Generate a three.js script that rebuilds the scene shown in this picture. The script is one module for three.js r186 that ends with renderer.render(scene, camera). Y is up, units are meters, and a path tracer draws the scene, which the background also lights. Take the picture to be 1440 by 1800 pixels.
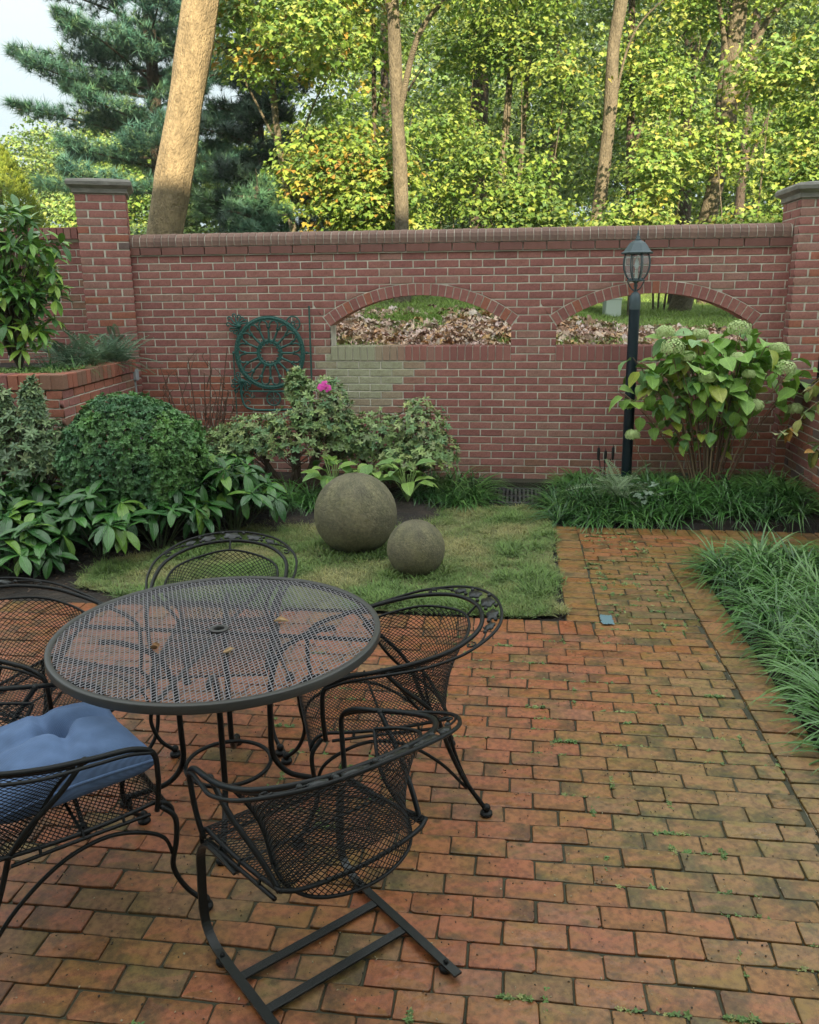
import * as THREE from 'three';
import { mergeGeometries } from 'three/addons/utils/BufferGeometryUtils.js';
import { RoundedBoxGeometry } from 'three/addons/geometries/RoundedBoxGeometry.js';

// ------------------------------------------------------------------ camera, sky, sun, exposure
const scene = new THREE.Scene();
const camera = new THREE.PerspectiveCamera(63.07, 819 / 1024, 0.05, 400);
camera.rotation.order = 'YXZ';
camera.position.set(0, 1.943, 0);
camera.rotation.set(-0.25725, 0.12535, -0.009265);
camera.updateMatrixWorld();
camera.updateProjectionMatrix();
const renderer = new THREE.WebGLRenderer({ antialias: true });
renderer.setSize(819, 1024);
renderer.toneMapping = THREE.LinearToneMapping;
renderer.toneMappingExposure = 3.65;
scene.fog = new THREE.FogExp2(new THREE.Color(0.85, 0.92, 0.95), 0.0006);
renderer.shadowMap.enabled = true;
renderer.shadowMap.type = THREE.PCFSoftShadowMap;
{ // pale, thinly veiled morning sky; unseen zenith brightened to light the courtyard
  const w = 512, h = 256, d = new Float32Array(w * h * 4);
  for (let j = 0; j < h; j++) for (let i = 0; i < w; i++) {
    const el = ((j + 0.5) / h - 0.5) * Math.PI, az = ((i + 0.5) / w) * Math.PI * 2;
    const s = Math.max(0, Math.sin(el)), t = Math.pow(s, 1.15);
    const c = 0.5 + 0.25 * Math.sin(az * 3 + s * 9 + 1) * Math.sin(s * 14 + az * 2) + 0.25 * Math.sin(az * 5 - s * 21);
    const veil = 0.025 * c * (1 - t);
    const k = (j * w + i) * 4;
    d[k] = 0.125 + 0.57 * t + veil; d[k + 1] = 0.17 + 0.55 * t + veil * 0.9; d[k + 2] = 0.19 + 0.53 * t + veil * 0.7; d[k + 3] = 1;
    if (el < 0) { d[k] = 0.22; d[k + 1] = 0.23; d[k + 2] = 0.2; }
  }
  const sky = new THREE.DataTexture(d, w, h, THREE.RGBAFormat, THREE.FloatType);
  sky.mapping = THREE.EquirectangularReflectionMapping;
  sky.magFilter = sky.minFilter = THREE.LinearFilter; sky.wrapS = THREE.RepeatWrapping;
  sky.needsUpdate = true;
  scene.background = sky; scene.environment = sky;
}
const sun = new THREE.DirectionalLight(new THREE.Color(1, 0.84, 0.58), 3.9);
sun.position.set(14, 16.5, 38); sun.target.position.set(0, 0, -10);
sun.castShadow = true; sun.shadow.radius = 1.5; sun.shadow.mapSize.set(4096, 4096);
Object.assign(sun.shadow.camera, { left: -40, right: 40, top: 30, bottom: -30, near: 1, far: 160 });
scene.add(sun, sun.target);

// ------------------------------------------------------------------ helpers
function mulberry(a) { return () => { a |= 0; a = a + 0x6D2B79F5 | 0; let t = Math.imul(a ^ a >>> 15, 1 | a); t = t + Math.imul(t ^ t >>> 7, 61 | t) ^ t; return ((t ^ t >>> 14) >>> 0) / 4294967296; }; }
let rnd = mulberry(7);
const R = (a, b) => a + (b - a) * rnd();
const V = (x, y, z) => new THREE.Vector3(x, y, z);
const hash = (x, y, z) => { let h = Math.imul(x, 374761393) ^ Math.imul(y, 668265263) ^ Math.imul(z, 2147483647 ^ 1274126177); h = Math.imul(h ^ h >>> 13, 1274126177); return ((h ^ h >>> 16) >>> 0) / 4294967296; };
const sm = t => t * t * (3 - 2 * t), mix = (a, b, t) => a + (b - a) * t, clamp = (x, a = 0, b = 1) => Math.min(b, Math.max(a, x));
function noise(x, y, z = 0) {
  const X = Math.floor(x), Y = Math.floor(y), Z = Math.floor(z), u = sm(x - X), v = sm(y - Y), w = sm(z - Z);
  const l = (k) => mix(mix(hash(X, Y, k), hash(X + 1, Y, k), u), mix(hash(X, Y + 1, k), hash(X + 1, Y + 1, k), u), v);
  return mix(l(Z), l(Z + 1), w);
}
const fbm = (x, y, z = 0, o = 4) => { let s = 0, a = 0.5, t = 0; for (let i = 0; i < o; i++) { s += a * noise(x, y, z + i * 7); t += a; a *= 0.5; x *= 2.03; y *= 2.03; z *= 2.03; } return s / t; };
// tileable value noise: u, v in 0..1, n cells
function tn(u, v, n, s) {
  const x = u * n, y = v * n, X = Math.floor(x), Y = Math.floor(y), a = sm(x - X), b = sm(y - Y), m = k => ((k % n) + n) % n;
  return mix(mix(hash(m(X), m(Y), s), hash(m(X + 1), m(Y), s), a), mix(hash(m(X), m(Y + 1), s), hash(m(X + 1), m(Y + 1), s), a), b);
}
const tf = (u, v, n, s, o = 4) => { let r = 0, a = 0.5, t = 0; for (let i = 0; i < o; i++) { r += a * tn(u, v, n << i, s + i); t += a; a *= 0.55; } return r / t; };
function tex(n, fn, srgb = false, rep = 1) {
  const d = new Uint8Array(n * n * 4);
  for (let j = 0; j < n; j++) for (let i = 0; i < n; i++) {
    const c = fn((i + 0.5) / n, (j + 0.5) / n), k = (j * n + i) * 4;
    for (let q = 0; q < 3; q++) d[k + q] = clamp(Array.isArray(c) ? c[q] : c) * 255;
    d[k + 3] = 255;
  }
  const t = new THREE.DataTexture(d, n, n, THREE.RGBAFormat);
  t.wrapS = t.wrapT = THREE.RepeatWrapping; t.magFilter = THREE.LinearFilter; t.minFilter = THREE.LinearMipmapLinearFilter; t.generateMipmaps = true;
  if (srgb) t.colorSpace = THREE.SRGBColorSpace;
  t.repeat.set(rep, rep); t.needsUpdate = true; return t;
}
const std = (color, o = {}) => { const m = new THREE.MeshStandardMaterial({ roughness: 0.8, metalness: 0, ...o }); m.color.setRGB(...color); return m; };
const phy = (color, o = {}) => { const m = new THREE.MeshPhysicalMaterial({ roughness: 0.8, metalness: 0, ...o }); m.color.setRGB(...color); return m; };

const taken = {};
const numbered = n => { const k = taken[n] = (taken[n] ?? -1) + 1; return k ? `${n}_${String(k).padStart(3, '0')}` : n; };
function tag(o, label, category, group) { o.userData = { ...o.userData, label, category, ...(group ? { group } : {}) }; return o; }
function shade(o) { o.castShadow = true; o.receiveShadow = true; return o; }
function thing(name, label, category, p = [0, 0, 0], ry = 0, group) {
  const g = new THREE.Group(); g.name = numbered(name); g.position.set(...p); g.rotation.y = ry; scene.add(g);
  return tag(g, label, category, group);
}
const merge = g => Array.isArray(g) ? (g.length === 1 ? g[0] : mergeGeometries(g)) : g;
function part(name, geo, mat, parent, label) {
  const m = shade(new THREE.Mesh(merge(geo), mat)); m.name = name; parent.add(m);
  if (label) m.userData.label = label;
  return m;
}
function solo(name, geo, mat, label, category, group) { const m = shade(new THREE.Mesh(merge(geo), mat)); m.name = numbered(name); scene.add(m); return tag(m, label, category, group); }
function struct(name, geo, mat) { const m = shade(new THREE.Mesh(merge(geo), mat)); m.name = numbered(name); m.userData.kind = 'structure'; scene.add(m); return m; }
const stuff = o => { o.userData.kind = 'stuff'; return o; };
const M4 = new THREE.Matrix4(), Q = new THREE.Quaternion(), S = V(1, 1, 1), C = new THREE.Color();
function inst(name, geo, mat, list, parent) { // list of {p:[x,y,z], q:Quaternion, s, c:[r,g,b]}
  const m = shade(new THREE.InstancedMesh(geo, mat, list.length)); m.name = name;
  list.forEach((t, i) => { S.setScalar(1).multiplyScalar(1); if (Array.isArray(t.s)) S.set(...t.s); else S.setScalar(t.s ?? 1); m.setMatrixAt(i, M4.compose(V(...t.p), t.q ?? Q.identity(), S)); if (t.c) m.setColorAt(i, C.setRGB(...t.c)); });
  (parent ?? scene).add(m); return stuff(m);
}
// turn: local +y to n, then spun by a about n
const Yup = V(0, 1, 0);
function aim(nx, ny, nz, a = 0) { const n = V(nx, ny, nz).normalize(); return new THREE.Quaternion().setFromUnitVectors(Yup, n).multiply(new THREE.Quaternion().setFromAxisAngle(Yup, a)); }
// a frame whose +z points along d and whose +y is as near up as can be (leaves lie along z)
function along(d, roll = 0) {
  const z = d.clone().normalize(), x = V(0, 1, 0).cross(z); if (x.lengthSq() < 1e-6) x.set(1, 0, 0); x.normalize();
  const y = z.clone().cross(x), q = new THREE.Quaternion().setFromRotationMatrix(new THREE.Matrix4().makeBasis(x, y, z));
  return roll ? q.multiply(new THREE.Quaternion().setFromAxisAngle(V(0, 0, 1), roll)) : q;
}
function geom(pos, uv, idx, col) {
  const g = new THREE.BufferGeometry(); g.setAttribute('position', new THREE.Float32BufferAttribute(pos, 3));
  g.setAttribute('uv', new THREE.Float32BufferAttribute(uv ?? new Array(pos.length / 3 * 2).fill(0), 2));
  if (col) g.setAttribute('color', new THREE.Float32BufferAttribute(col, 3));
  g.setIndex(idx); g.computeVertexNormals(); return g;
}
// tube along points; r number or function of t; flat = [width, thickness] gives a bar
function tube(pts, r, o = {}) {
  const { sides = 6, closed = false, seg = Math.max(2, (pts.length - 1) * 6), straight = false, cap = true, up } = o;
  const P = pts.map(p => p.isVector3 ? p : V(...p));
  let c; if (straight) { c = null; } else c = new THREE.CatmullRomCurve3(P, closed, 'centripetal');
  const n = straight ? P.length - 1 : seg, pos = [], uv = [], idx = [];
  let N = up ? V(...up) : null, prevT = null, len = 0, last = null;
  for (let i = 0; i <= n; i++) {
    const p = straight ? P[i] : c.getPoint(i / n);
    const T = straight ? P[Math.min(i + 1, n)].clone().sub(P[Math.max(i - 1, 0)]).normalize() : c.getTangent(i / n);
    if (!N) { N = Math.abs(T.y) < 0.9 ? V(0, 1, 0) : V(1, 0, 0); }
    if (prevT) N.applyQuaternion(new THREE.Quaternion().setFromUnitVectors(prevT, T));
    N.addScaledVector(T, -N.dot(T)).normalize(); prevT = T.clone();
    const B = T.clone().cross(N); if (last) len += p.distanceTo(last); last = p.clone();
    const rr = typeof r === 'function' ? r(i / n) : r;
    for (let k = 0; k <= sides; k++) {
      const a = k / sides * Math.PI * 2 + (o.twist ?? 0), ca = Math.cos(a), sa = Math.sin(a);
      const rx = Array.isArray(rr) ? rr[0] : rr, ry = Array.isArray(rr) ? rr[1] : rr;
      pos.push(p.x + N.x * ca * ry + B.x * sa * rx, p.y + N.y * ca * ry + B.y * sa * rx, p.z + N.z * ca * ry + B.z * sa * rx);
      uv.push(k / sides * 6.28 * rx, len);
    }
  }
  const w = sides + 1;
  for (let i = 0; i < n; i++) for (let k = 0; k < sides; k++) { const a = i * w + k, b = a + w; idx.push(a, a + 1, b, b, a + 1, b + 1); }
  if (cap && !closed) for (const [base, flip] of [[0, 1], [n * w, 0]]) {
    let x = 0, y = 0, z = 0; for (let k = 0; k < sides; k++) { x += pos[(base + k) * 3]; y += pos[(base + k) * 3 + 1]; z += pos[(base + k) * 3 + 2]; }
    const m = pos.length / 3; pos.push(x / sides, y / sides, z / sides); uv.push(0, 0);
    for (let k = 0; k < sides; k++) flip ? idx.push(m, base + k + 1, base + k) : idx.push(m, base + k, base + k + 1);
  }
  const g = geom(pos, uv, idx);
  // mend the seam
  const nn = g.attributes.normal; for (let i = 0; i <= n; i++) { const a = i * w, b = a + sides; const x = nn.getX(a) + nn.getX(b), y = nn.getY(a) + nn.getY(b), z = nn.getZ(a) + nn.getZ(b), l = Math.hypot(x, y, z) || 1; nn.setXYZ(a, x / l, y / l, z / l); nn.setXYZ(b, x / l, y / l, z / l); }
  return g;
}
const rod = (a, b, r, sides = 6) => tube([a, b], r, { straight: true, sides });
const box = (w, h, d, x = 0, y = 0, z = 0, r = 0.004) => { const g = r ? new RoundedBoxGeometry(w, h, d, 1, Math.min(r, w / 2.01, h / 2.01, d / 2.01)) : new THREE.BoxGeometry(w, h, d); g.translate(x, y, z); return clean(g); };
function clean(g) { const o = g.index ? g : g; for (const k of Object.keys(o.attributes)) if (!['position', 'normal', 'uv'].includes(k)) o.deleteAttribute(k); if (!o.index) { const n = o.attributes.position.count; o.setIndex([...Array(n).keys()]); } o.clearGroups(); return o; }
const lathe = (pts, n = 16, x = 0, y = 0, z = 0) => { const g = new THREE.LatheGeometry(pts.map(p => new THREE.Vector2(...p)), n); g.translate(x, y, z); return clean(g); };
const ball = (r, x = 0, y = 0, z = 0, n = 10) => { const g = new THREE.SphereGeometry(r, n, Math.max(5, n * 0.7 | 0)); g.translate(x, y, z); return clean(g); };
const mirrorX = pts => pts.map(p => [-p[0], p[1], p[2]]);

// ------------------------------------------------------------------ textures and materials
const T = {};
T.brick = tex(1024, (u, v) => { const a = tf(u, v, 7, 1, 3), b = tf(u, v, 64, 11, 3), c = tn(u, v, 330, 31), f = hash(Math.floor(u * 1024), Math.floor(v * 1024), 5), k = tf(u, v, 8, 21, 6), e = clamp((k - 0.56) * 7); const pit = c > 0.955 ? 0.55 : 1; const g = ((0.8 + 0.2 * a + 0.5 * (b - 0.5) + 0.22 * (f - 0.5)) * pit + (c < 0.03 ? 0.2 : 0)) * (1 - 0.28 * e); return [g, g * (0.97 + 0.06 * b + 0.1 * e), g * (0.95 + 0.1 * b + 0.04 * e)]; }, true, 1);
T.wallBrick = tex(512, (u, v) => { const a = tf(u, v, 6, 3), b = tf(u, v, 40, 13, 3), c = tn(u, v, 170, 33); const g = (0.86 + 0.16 * a + 0.22 * (b - 0.5)) * (c > 0.95 ? 0.8 : 1); return [g, g * (0.98 + 0.04 * b), g * (0.97 + 0.06 * a)]; }, true, 2);
T.brickBump = tex(1024, (u, v) => { const b = tf(u, v, 40, 12, 5), c = tn(u, v, 300, 31); return 0.65 * b + (c > 0.95 ? 0 : 0.35); }, false, 1);
T.wet = tex(256, (u, v) => 0.2 + 0.52 * tf(u, v, 6, 51, 4), false, 0.6);
T.soil = tex(512, (u, v) => { const a = tf(u, v, 9, 61, 5), b = tn(u, v, 120, 66); const g = 0.10 + 0.22 * a + (b > 0.9 ? 0.14 : 0); return [g, g * 0.86, g * 0.72]; }, true, 1.2);
T.soilBump = tex(512, (u, v) => tf(u, v, 24, 71, 5), false, 1.2);
T.bark = tex(512, (u, v) => { const a = tf(u, v, 5, 81, 4), b = tf(u, v, 30, 88, 4); const k = clamp((tf(u, v, 14, 97, 3) - 0.56) * 6); return (0.5 + 0.52 * (0.55 * a + 0.45 * b)) * (1 - 0.1 * k); }, true, 1.3);
T.barkBump = tex(512, (u, v) => tf(u, v, 34, 91, 5), false, 2.2);
T.stone = tex(512, (u, v) => { const a = tf(u, v, 4, 101, 4), b = tf(u, v, 40, 106, 3), g = 0.5 + 0.22 * (a - 0.5) + 0.2 * (b - 0.5); return [g, g * mix(1.0, 0.98, a), g * mix(0.92, 0.82, a)]; }, true, 1);
T.stoneBump = tex(512, (u, v) => { const b = tf(u, v, 42, 106, 3), p = tn(u, v, 60, 117); return 0.55 * b + (p > 0.8 ? 0.1 : 0.45); }, false, 1);
T.iron = tex(256, (u, v) => tf(u, v, 18, 121, 4), false, 3);
T.fine = tex(256, (u, v) => 0.72 + 0.28 * tf(u, v, 16, 131, 4), true, 1);
T.leaf = tex(128, (u, v) => { const mid = Math.exp(-Math.pow((u - 0.5) / 0.035, 2)), side = Math.pow(Math.abs(Math.sin((v * 7 + Math.abs(u - 0.5) * 5) * Math.PI)), 10); const g = 0.8 + 0.18 * tf(u, v, 8, 141, 3) + 0.16 * mid + 0.05 * side; return [g, g, g * 0.95]; }, true, 1);
T.leafBump = tex(128, (u, v) => { const mid = Math.exp(-Math.pow((u - 0.5) / 0.05, 2)), side = Math.pow(Math.abs(Math.sin((v * 7 + Math.abs(u - 0.5) * 5) * Math.PI)), 6); return 0.8 - 0.5 * mid - 0.35 * side; }, false, 1);
T.fabric = tex(512, (u, v) => { const g = 0.88 + 0.05 * Math.sin(u * Math.PI * 2 * 64) + 0.05 * Math.sin(v * Math.PI * 2 * 64); return g * (0.92 + 0.12 * tf(u, v, 6, 151, 3)); }, true, 5);

const M = {};
const brickMat = (c, rough = 0.85) => std(c, { map: T.wallBrick, bumpMap: T.brickBump, bumpScale: 0.0025, roughness: rough, vertexColors: true });
M.iron = phy([0.007, 0.0085, 0.009], { roughness: 0.38, specularIntensity: 0.4, bumpMap: T.iron, bumpScale: 0.0006 });
M.meshIron = phy([0.006, 0.0075, 0.008], { roughness: 0.42, specularIntensity: 0.35 });
M.tableIron = std([0.19, 0.19, 0.205], { roughness: 0.5, metalness: 0.1 });
M.rimIron = std([0.05, 0.052, 0.05], { roughness: 0.45, metalness: 0.2, bumpMap: T.iron, bumpScale: 0.0005 });
M.barIron = std([0.018, 0.021, 0.021], { roughness: 0.3, metalness: 0.4, bumpMap: T.iron, bumpScale: 0.0006 });
M.verdigris = std([0.03, 0.11, 0.092], { roughness: 0.5, metalness: 0.2, bumpMap: T.iron, bumpScale: 0.002 });
M.mortar = std([0.82, 0.76, 0.64], { roughness: 0.95, bumpMap: T.soilBump, bumpScale: 0.004, map: T.fine });
M.soil = std([0.5, 0.47, 0.42], { roughness: 0.9, map: T.soil, bumpMap: T.soilBump, bumpScale: 0.02 });
M.joint = std([0.055, 0.056, 0.032], { roughness: 0.95, map: T.fine, bumpMap: T.soilBump, bumpScale: 0.006 });
M.cap = std([0.30, 0.285, 0.25], { roughness: 0.85, map: T.fine, bumpMap: T.stoneBump, bumpScale: 0.003 });
M.sphere = std([0.66, 0.62, 0.50], { roughness: 0.88, map: T.stone, bumpMap: T.stoneBump, bumpScale: 0.008 });
M.bark = (c, b = 0.02) => std(c, { roughness: 0.92, map: T.bark, bumpMap: T.barkBump, bumpScale: b });
const leafMat = (c, o = {}) => phy(c, { side: THREE.DoubleSide, roughness: 0.75, transmission: 0.3, thickness: 0, ...o });

// ------------------------------------------------------------------ bricks
const R0 = r => (r() - 0.5) * 0.7;
// a worn brick lying flat: length x, thickness y (top at 0), width z
function brickGeo(seed, L, H, W, inset = 0.006, drop = 0.004, jit = 0.0014, moss = 0.35) {
  const r = mulberry(seed), pos = [], uv = [], col = [], idx = [], ou = r(), ov = r();
  const hx = L / 2, hz = W / 2, crs = [0, 1, 2, 3].map(() => 0.003 + (jit > 0.0018 ? 0.009 : 0.003) * r() * r());
  const [ca, cb, cc, cd] = crs, ring = [[-hx + ca, -hz], [hx * R0(r), -hz], [hx - cb, -hz], [hx, -hz + cb], [hx, hz - cc], [hx - cc, hz], [hx * R0(r), hz], [-hx + cd, hz], [-hx, hz - cd], [-hx, -hz + ca]];
  const j = ring.map(() => [(r() - 0.5) * 2 * jit, (r() - 0.5) * 2 * jit, r()]);
  const put = (x, y, z, k, g = 0) => { pos.push(x, y, z); uv.push(x + ou, z + ov); col.push(k * (1 - 0.12 * g), k * (1 + 0.04 * g), k * (1 - 0.2 * g)); };
  put(0, 0.0006, 0, 1);
  const four = moss > 0.4, rings = four ? ['mid', 'in', 'out', 'foot'] : ['in', 'out', 'foot']; // paving gets an extra ring: dirt and moss gather towards its margin
  for (const s of rings) ring.forEach(([x, z], i) => {
    const [jx, jz, q] = j[i], e = s === 'mid' ? 0.012 + 0.02 * q : s === 'in' ? inset + q * 0.003 : 0, sx = (hx - e) / hx, sz = (hz - e) / hz, edge = s === 'mid' ? 0.06 : s === 'in' ? (four ? 0.32 : 0) : 1;
    put((x + jx) * sx, s === 'out' ? -drop - q * 0.0015 : s === 'foot' ? -H : 0, (z + jz) * sz, 1 - moss * edge * (0.35 + 0.65 * q), edge ? q * 1.6 : 0);
  });
  const n = ring.length, flatTo = four ? 2 * n : n;
  for (let i = 0; i < n; i++) { const k = (i + 1) % n; idx.push(0, 1 + k, 1 + i); for (let s = 0; s < rings.length - 1; s++) { const a = 1 + s * n + i, b = 1 + s * n + k, c = a + n, d = b + n; idx.push(a, b, c, b, d, c); } }
  const g = geom(pos, uv, idx, col), N = g.attributes.normal; for (let i = 0; i <= flatTo; i++) N.setXYZ(i, 0, 1, 0);
  return g;
}
const toWall = g => g.clone().rotateX(Math.PI / 2); // top face to +z
function tinted(g, c) { const k = g.clone(), a = k.attributes.color; for (let i = 0; i < a.count; i++) a.setXYZ(i, a.getX(i) * c[0], a.getY(i) * c[1], a.getZ(i) * c[2]); return k; }
// items: {g, m (index of tone), pos, rot:[x,y,z]}; the biggest in view become meshes, the rest one joined part
const fr = new THREE.Frustum().setFromProjectionMatrix(new THREE.Matrix4().multiplyMatrices(camera.projectionMatrix, camera.matrixWorldInverse));
function layBricks(items, tones, mats, whiteMat, parent, name = 'brick', most = 300, bias = () => 1) {
  for (const it of items) { const p = V(...it.pos); parent.updateMatrixWorld(); p.applyMatrix4(parent.matrixWorld); it.w = (fr.containsPoint(p) ? 1 : 0.01) * bias(p) / p.distanceToSquared(camera.position); }
  const sorted = [...items].sort((a, b) => b.w - a.w);
  sorted.slice(0, most).forEach(it => { const m = part(name, it.g, mats[it.m], parent); m.position.set(...it.pos); m.rotation.set(...(it.rot ?? [0, 0, 0])); });
  const rest = sorted.slice(most);
  if (rest.length) stuff(part(name, rest.map(it => tinted(it.g, tones[it.m]).applyMatrix4(new THREE.Matrix4().compose(V(...it.pos), new THREE.Quaternion().setFromEuler(new THREE.Euler(...(it.rot ?? [0, 0, 0]))), V(1, 1, 1)))), whiteMat, parent));
}

// ------------------------------------------------------------------ ground, beds, terrain
// bed soil of the courtyard, heaped a little where the borders are
const inPath = (x, z) => (x > 0.37 && x < 1.4 && z > -7.0) || (x > 0.37 && z < -6.0 && z > -7.0) || (z > -4.79 && x < 1.4);
function soilY(x, z) {
  if (inPath(x, z)) return -0.06;
  const m = sm(clamp((x - 1.36) / 0.35)) * 0.07 + sm(clamp((-7.05 - z) / 0.6)) * sm(clamp((x - 0.35) / 0.25)) * 0.13 + sm(clamp((-6.2 - z) / 1.2)) * sm(clamp((-0.4 - x) / 0.5)) * 0.1 + sm(clamp((-2.4 - x) / 1.2)) * sm(clamp((-5.2 - z) / 0.5)) * 0.07;
  return -0.018 + Math.min(0.16, m) + 0.025 * (fbm(x * 3, z * 3, 2) - 0.5);
}
function sheet(x0, x1, z0, z1, nx, nz, fy, uvs = 1) {
  const pos = [], uv = [], idx = [];
  for (let j = 0; j <= nz; j++) for (let i = 0; i <= nx; i++) { const x = mix(x0, x1, i / nx), z = mix(z0, z1, j / nz); pos.push(x, fy(x, z), z); uv.push(x * uvs, z * uvs); }
  for (let j = 0; j < nz; j++) for (let i = 0; i < nx; i++) { const a = j * (nx + 1) + i, b = a + nx + 1; idx.push(a, b, a + 1, b, b + 1, a + 1); }
  return geom(pos, uv, idx);
}
struct('soil', sheet(-7, 2.9, -8.7, -3.0, 260, 150, soilY), M.soil);
// ground beyond the walls: level with the arches' sills and rising away to the wood
function landY(x, z) {
  const d = Math.max(0, -8.85 - z);
  const b = mix(0.115, 0.05, sm(clamp((x - 0.1) / 1.6)));
  return 1.19 + b * Math.min(d, 6.5) + 0.016 * clamp(d - 6.5, 0, 40) + 0.01 * Math.max(0, d - 40) + 0.1 * (fbm(x * 0.22, z * 0.22, 5) - 0.5) * clamp(d / 4) + 0.05 * (fbm(x * 1.3, z * 1.3, 9) - 0.5);
}
M.land = std([0.17, 0.2, 0.07], { roughness: 0.95, map: T.fine, bumpMap: T.soilBump, bumpScale: 0.03 });
struct('hillside_ground', sheet(-120, 120, -230, -8.86, 160, 150, landY, 0.5), M.land);
struct('ground', [sheet(-120, -6.9, -8.86, 80, 20, 20, () => -0.07, 0.5), sheet(2.95, 120, -8.86, 80, 20, 20, () => 1.0, 0.5), sheet(-6.9, 2.95, 1.4, 80, 10, 10, () => -0.07, 0.5)], M.land);

// ------------------------------------------------------------------ brick patio, path and edging
const paverTone = [[0.31, 0.1, 0.044], [0.305, 0.114, 0.044], [0.285, 0.127, 0.046], [0.26, 0.13, 0.049], [0.24, 0.13, 0.051], [0.28, 0.108, 0.055], [0.235, 0.118, 0.052], [0.265, 0.143, 0.058], [0.165, 0.103, 0.044]];
const paverMat = paverTone.map((c, i) => std(c, { map: T.brick, bumpMap: T.brickBump, bumpScale: 0.003, roughness: 1, roughnessMap: T.wet, vertexColors: true }));
const paverWhite = std([1, 1, 1], { map: T.brick, bumpMap: T.brickBump, bumpScale: 0.003, roughness: 1, roughnessMap: T.wet, vertexColors: true });
rnd = mulberry(11);
const pav = { full: [], half: [], side: [] };
for (let i = 0; i < 16; i++) { pav.full.push(brickGeo(100 + i, 0.1978, 0.05, 0.0968, 0.0025, 0.0028, 0.0031, 0.5)); pav.side.push(brickGeo(1400 + i, 0.1975, 0.05, 0.0962, 0.0025, 0.0028, 0.0026, 0.45)); }
for (let i = 0; i < 4; i++) pav.half.push(brickGeo(170 + i, 0.0962, 0.05, 0.0968, 0.0025, 0.0028, 0.003, 0.5));
const pick = a => a[Math.floor(rnd() * a.length)];
function toneAt(x, z) {
  const n = fbm(x * 0.9 + 4, z * 0.9, 3, 3), olive = clamp(0.36 + (x + 0.35) * 0.28 + (z + 3.0) * 0.17 + (n - 0.5) * 1.6);
  const damp = Math.exp(-(((x - 1.0) / 0.45) ** 2 + ((z + 5.0) / 0.5) ** 2));
  const q = olive + (rnd() - 0.5) * 0.3;
  if (damp > 0.4 && rnd() < damp) return rnd() < 0.6 ? 8 : 6;
  if (z < -5 && x > 0.3) return q < 0.25 ? 1 : q < 0.6 ? 3 : rnd() < 0.5 ? 6 : 4;
  if (rnd() < 0.05 + 0.12 * clamp((z + 2.6) / 0.8)) return 6;
  return q < 0.15 ? 0 : q < 0.32 ? (rnd() < 0.5 ? 0 : 5) : q < 0.5 ? 1 : q < 0.68 ? 2 : q < 0.85 ? 3 : q < 1.0 ? 7 : 4;
}
const lift = () => R(-0.0035, 0.0035);
function row(items, z, x0, x1, off) { // running bond
  let x = x0 - off;
  while (x < x1) {
    const a = Math.max(x, x0), b = Math.min(x + 0.2032, x1), L = b - a;
    if (L > 0.06) {
      const cx = (a + b) / 2;
      const full = L > 0.195, g = full ? pick(pav.full) : L < 0.11 && L > 0.092 ? pick(pav.half) : brickGeo(1000 + Math.floor(rnd() * 9999), L - 0.0056, 0.05, 0.0965, 0.0025, 0.0028, 0.0028, 0.5);
      const w = 0.006 * (fbm(cx * 0.8, z * 0.8, 12, 2) - 0.5);
      items.push({ g, m: toneAt(cx, z), pos: [cx + R(-0.001, 0.001), lift(), z + w], rot: [R(-0.016, 0.016), R(-0.014, 0.014) + (rnd() < 0.5 && full ? Math.PI : 0), R(-0.008, 0.008)] });
    }
    x += 0.2032;
  }
}
const patio = new THREE.Group(); patio.name = 'patio'; patio.userData.kind = 'structure'; scene.add(patio);
{
  const items = []; let k = 0;
  for (let z = -4.565; z < 0.95; z += 0.1022, k++) row(items, z, -3.75, 1.1475, (k % 2) * 0.1016 + R(-0.012, 0.012));
  for (let x = -3.7; x < 0.545; x += 0.1012) items.push({ g: pick(pav.side), m: x > -1 ? pick([0, 1, 5]) : pick([0, 2, 5]), pos: [x, lift() + 0.002, -4.718], rot: [R(-0.01, 0.01), Math.PI / 2 + R(-0.012, 0.012), R(-0.01, 0.01)] });
  layBricks(items, paverTone, paverMat, paverWhite, patio);
  part('joint_bed', sheet(-3.8, 1.15, -4.83, 1.0, 4, 4, () => -0.0065), M.joint, patio);
}
const path = new THREE.Group(); path.name = 'path'; path.userData.kind = 'structure'; scene.add(path);
{
  const items = []; let k = 0;
  for (let z = -4.667; z > -6.72; z -= 0.1022, k++) row(items, z, z > -4.83 ? 0.503 : 0.556, z < -6.02 ? 2.62 : 1.1475, (k % 2 ? 0 : 0.1016) + R(-0.012, 0.012));
  for (let z = -4.875; z > -6.95; z -= 0.1012) items.push({ g: pick(pav.side), m: pick([3, 3, 7, 4, 2]), pos: [0.452, lift() + 0.003, z], rot: [R(-0.01, 0.01), R(-0.012, 0.012), R(-0.01, 0.01)] });
  for (let x = 0.6; x < 2.62; x += 0.1012) items.push({ g: pick(pav.side), m: pick([3, 2, 6, 4]), pos: [x, lift() + 0.002, -6.85], rot: [0, Math.PI / 2 + R(-0.012, 0.012), R(-0.01, 0.01)] });
  layBricks(items, paverTone, paverMat, paverWhite, path);
  part('joint_bed', [sheet(0.345, 1.15, -6.96, -4.835, 2, 4, () => -0.0065), sheet(1.15, 2.62, -6.96, -6.0, 2, 2, () => -0.0065)], M.joint, path);
}
const edging = new THREE.Group(); edging.name = 'path_edging'; edging.userData.kind = 'structure'; scene.add(edging);
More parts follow.
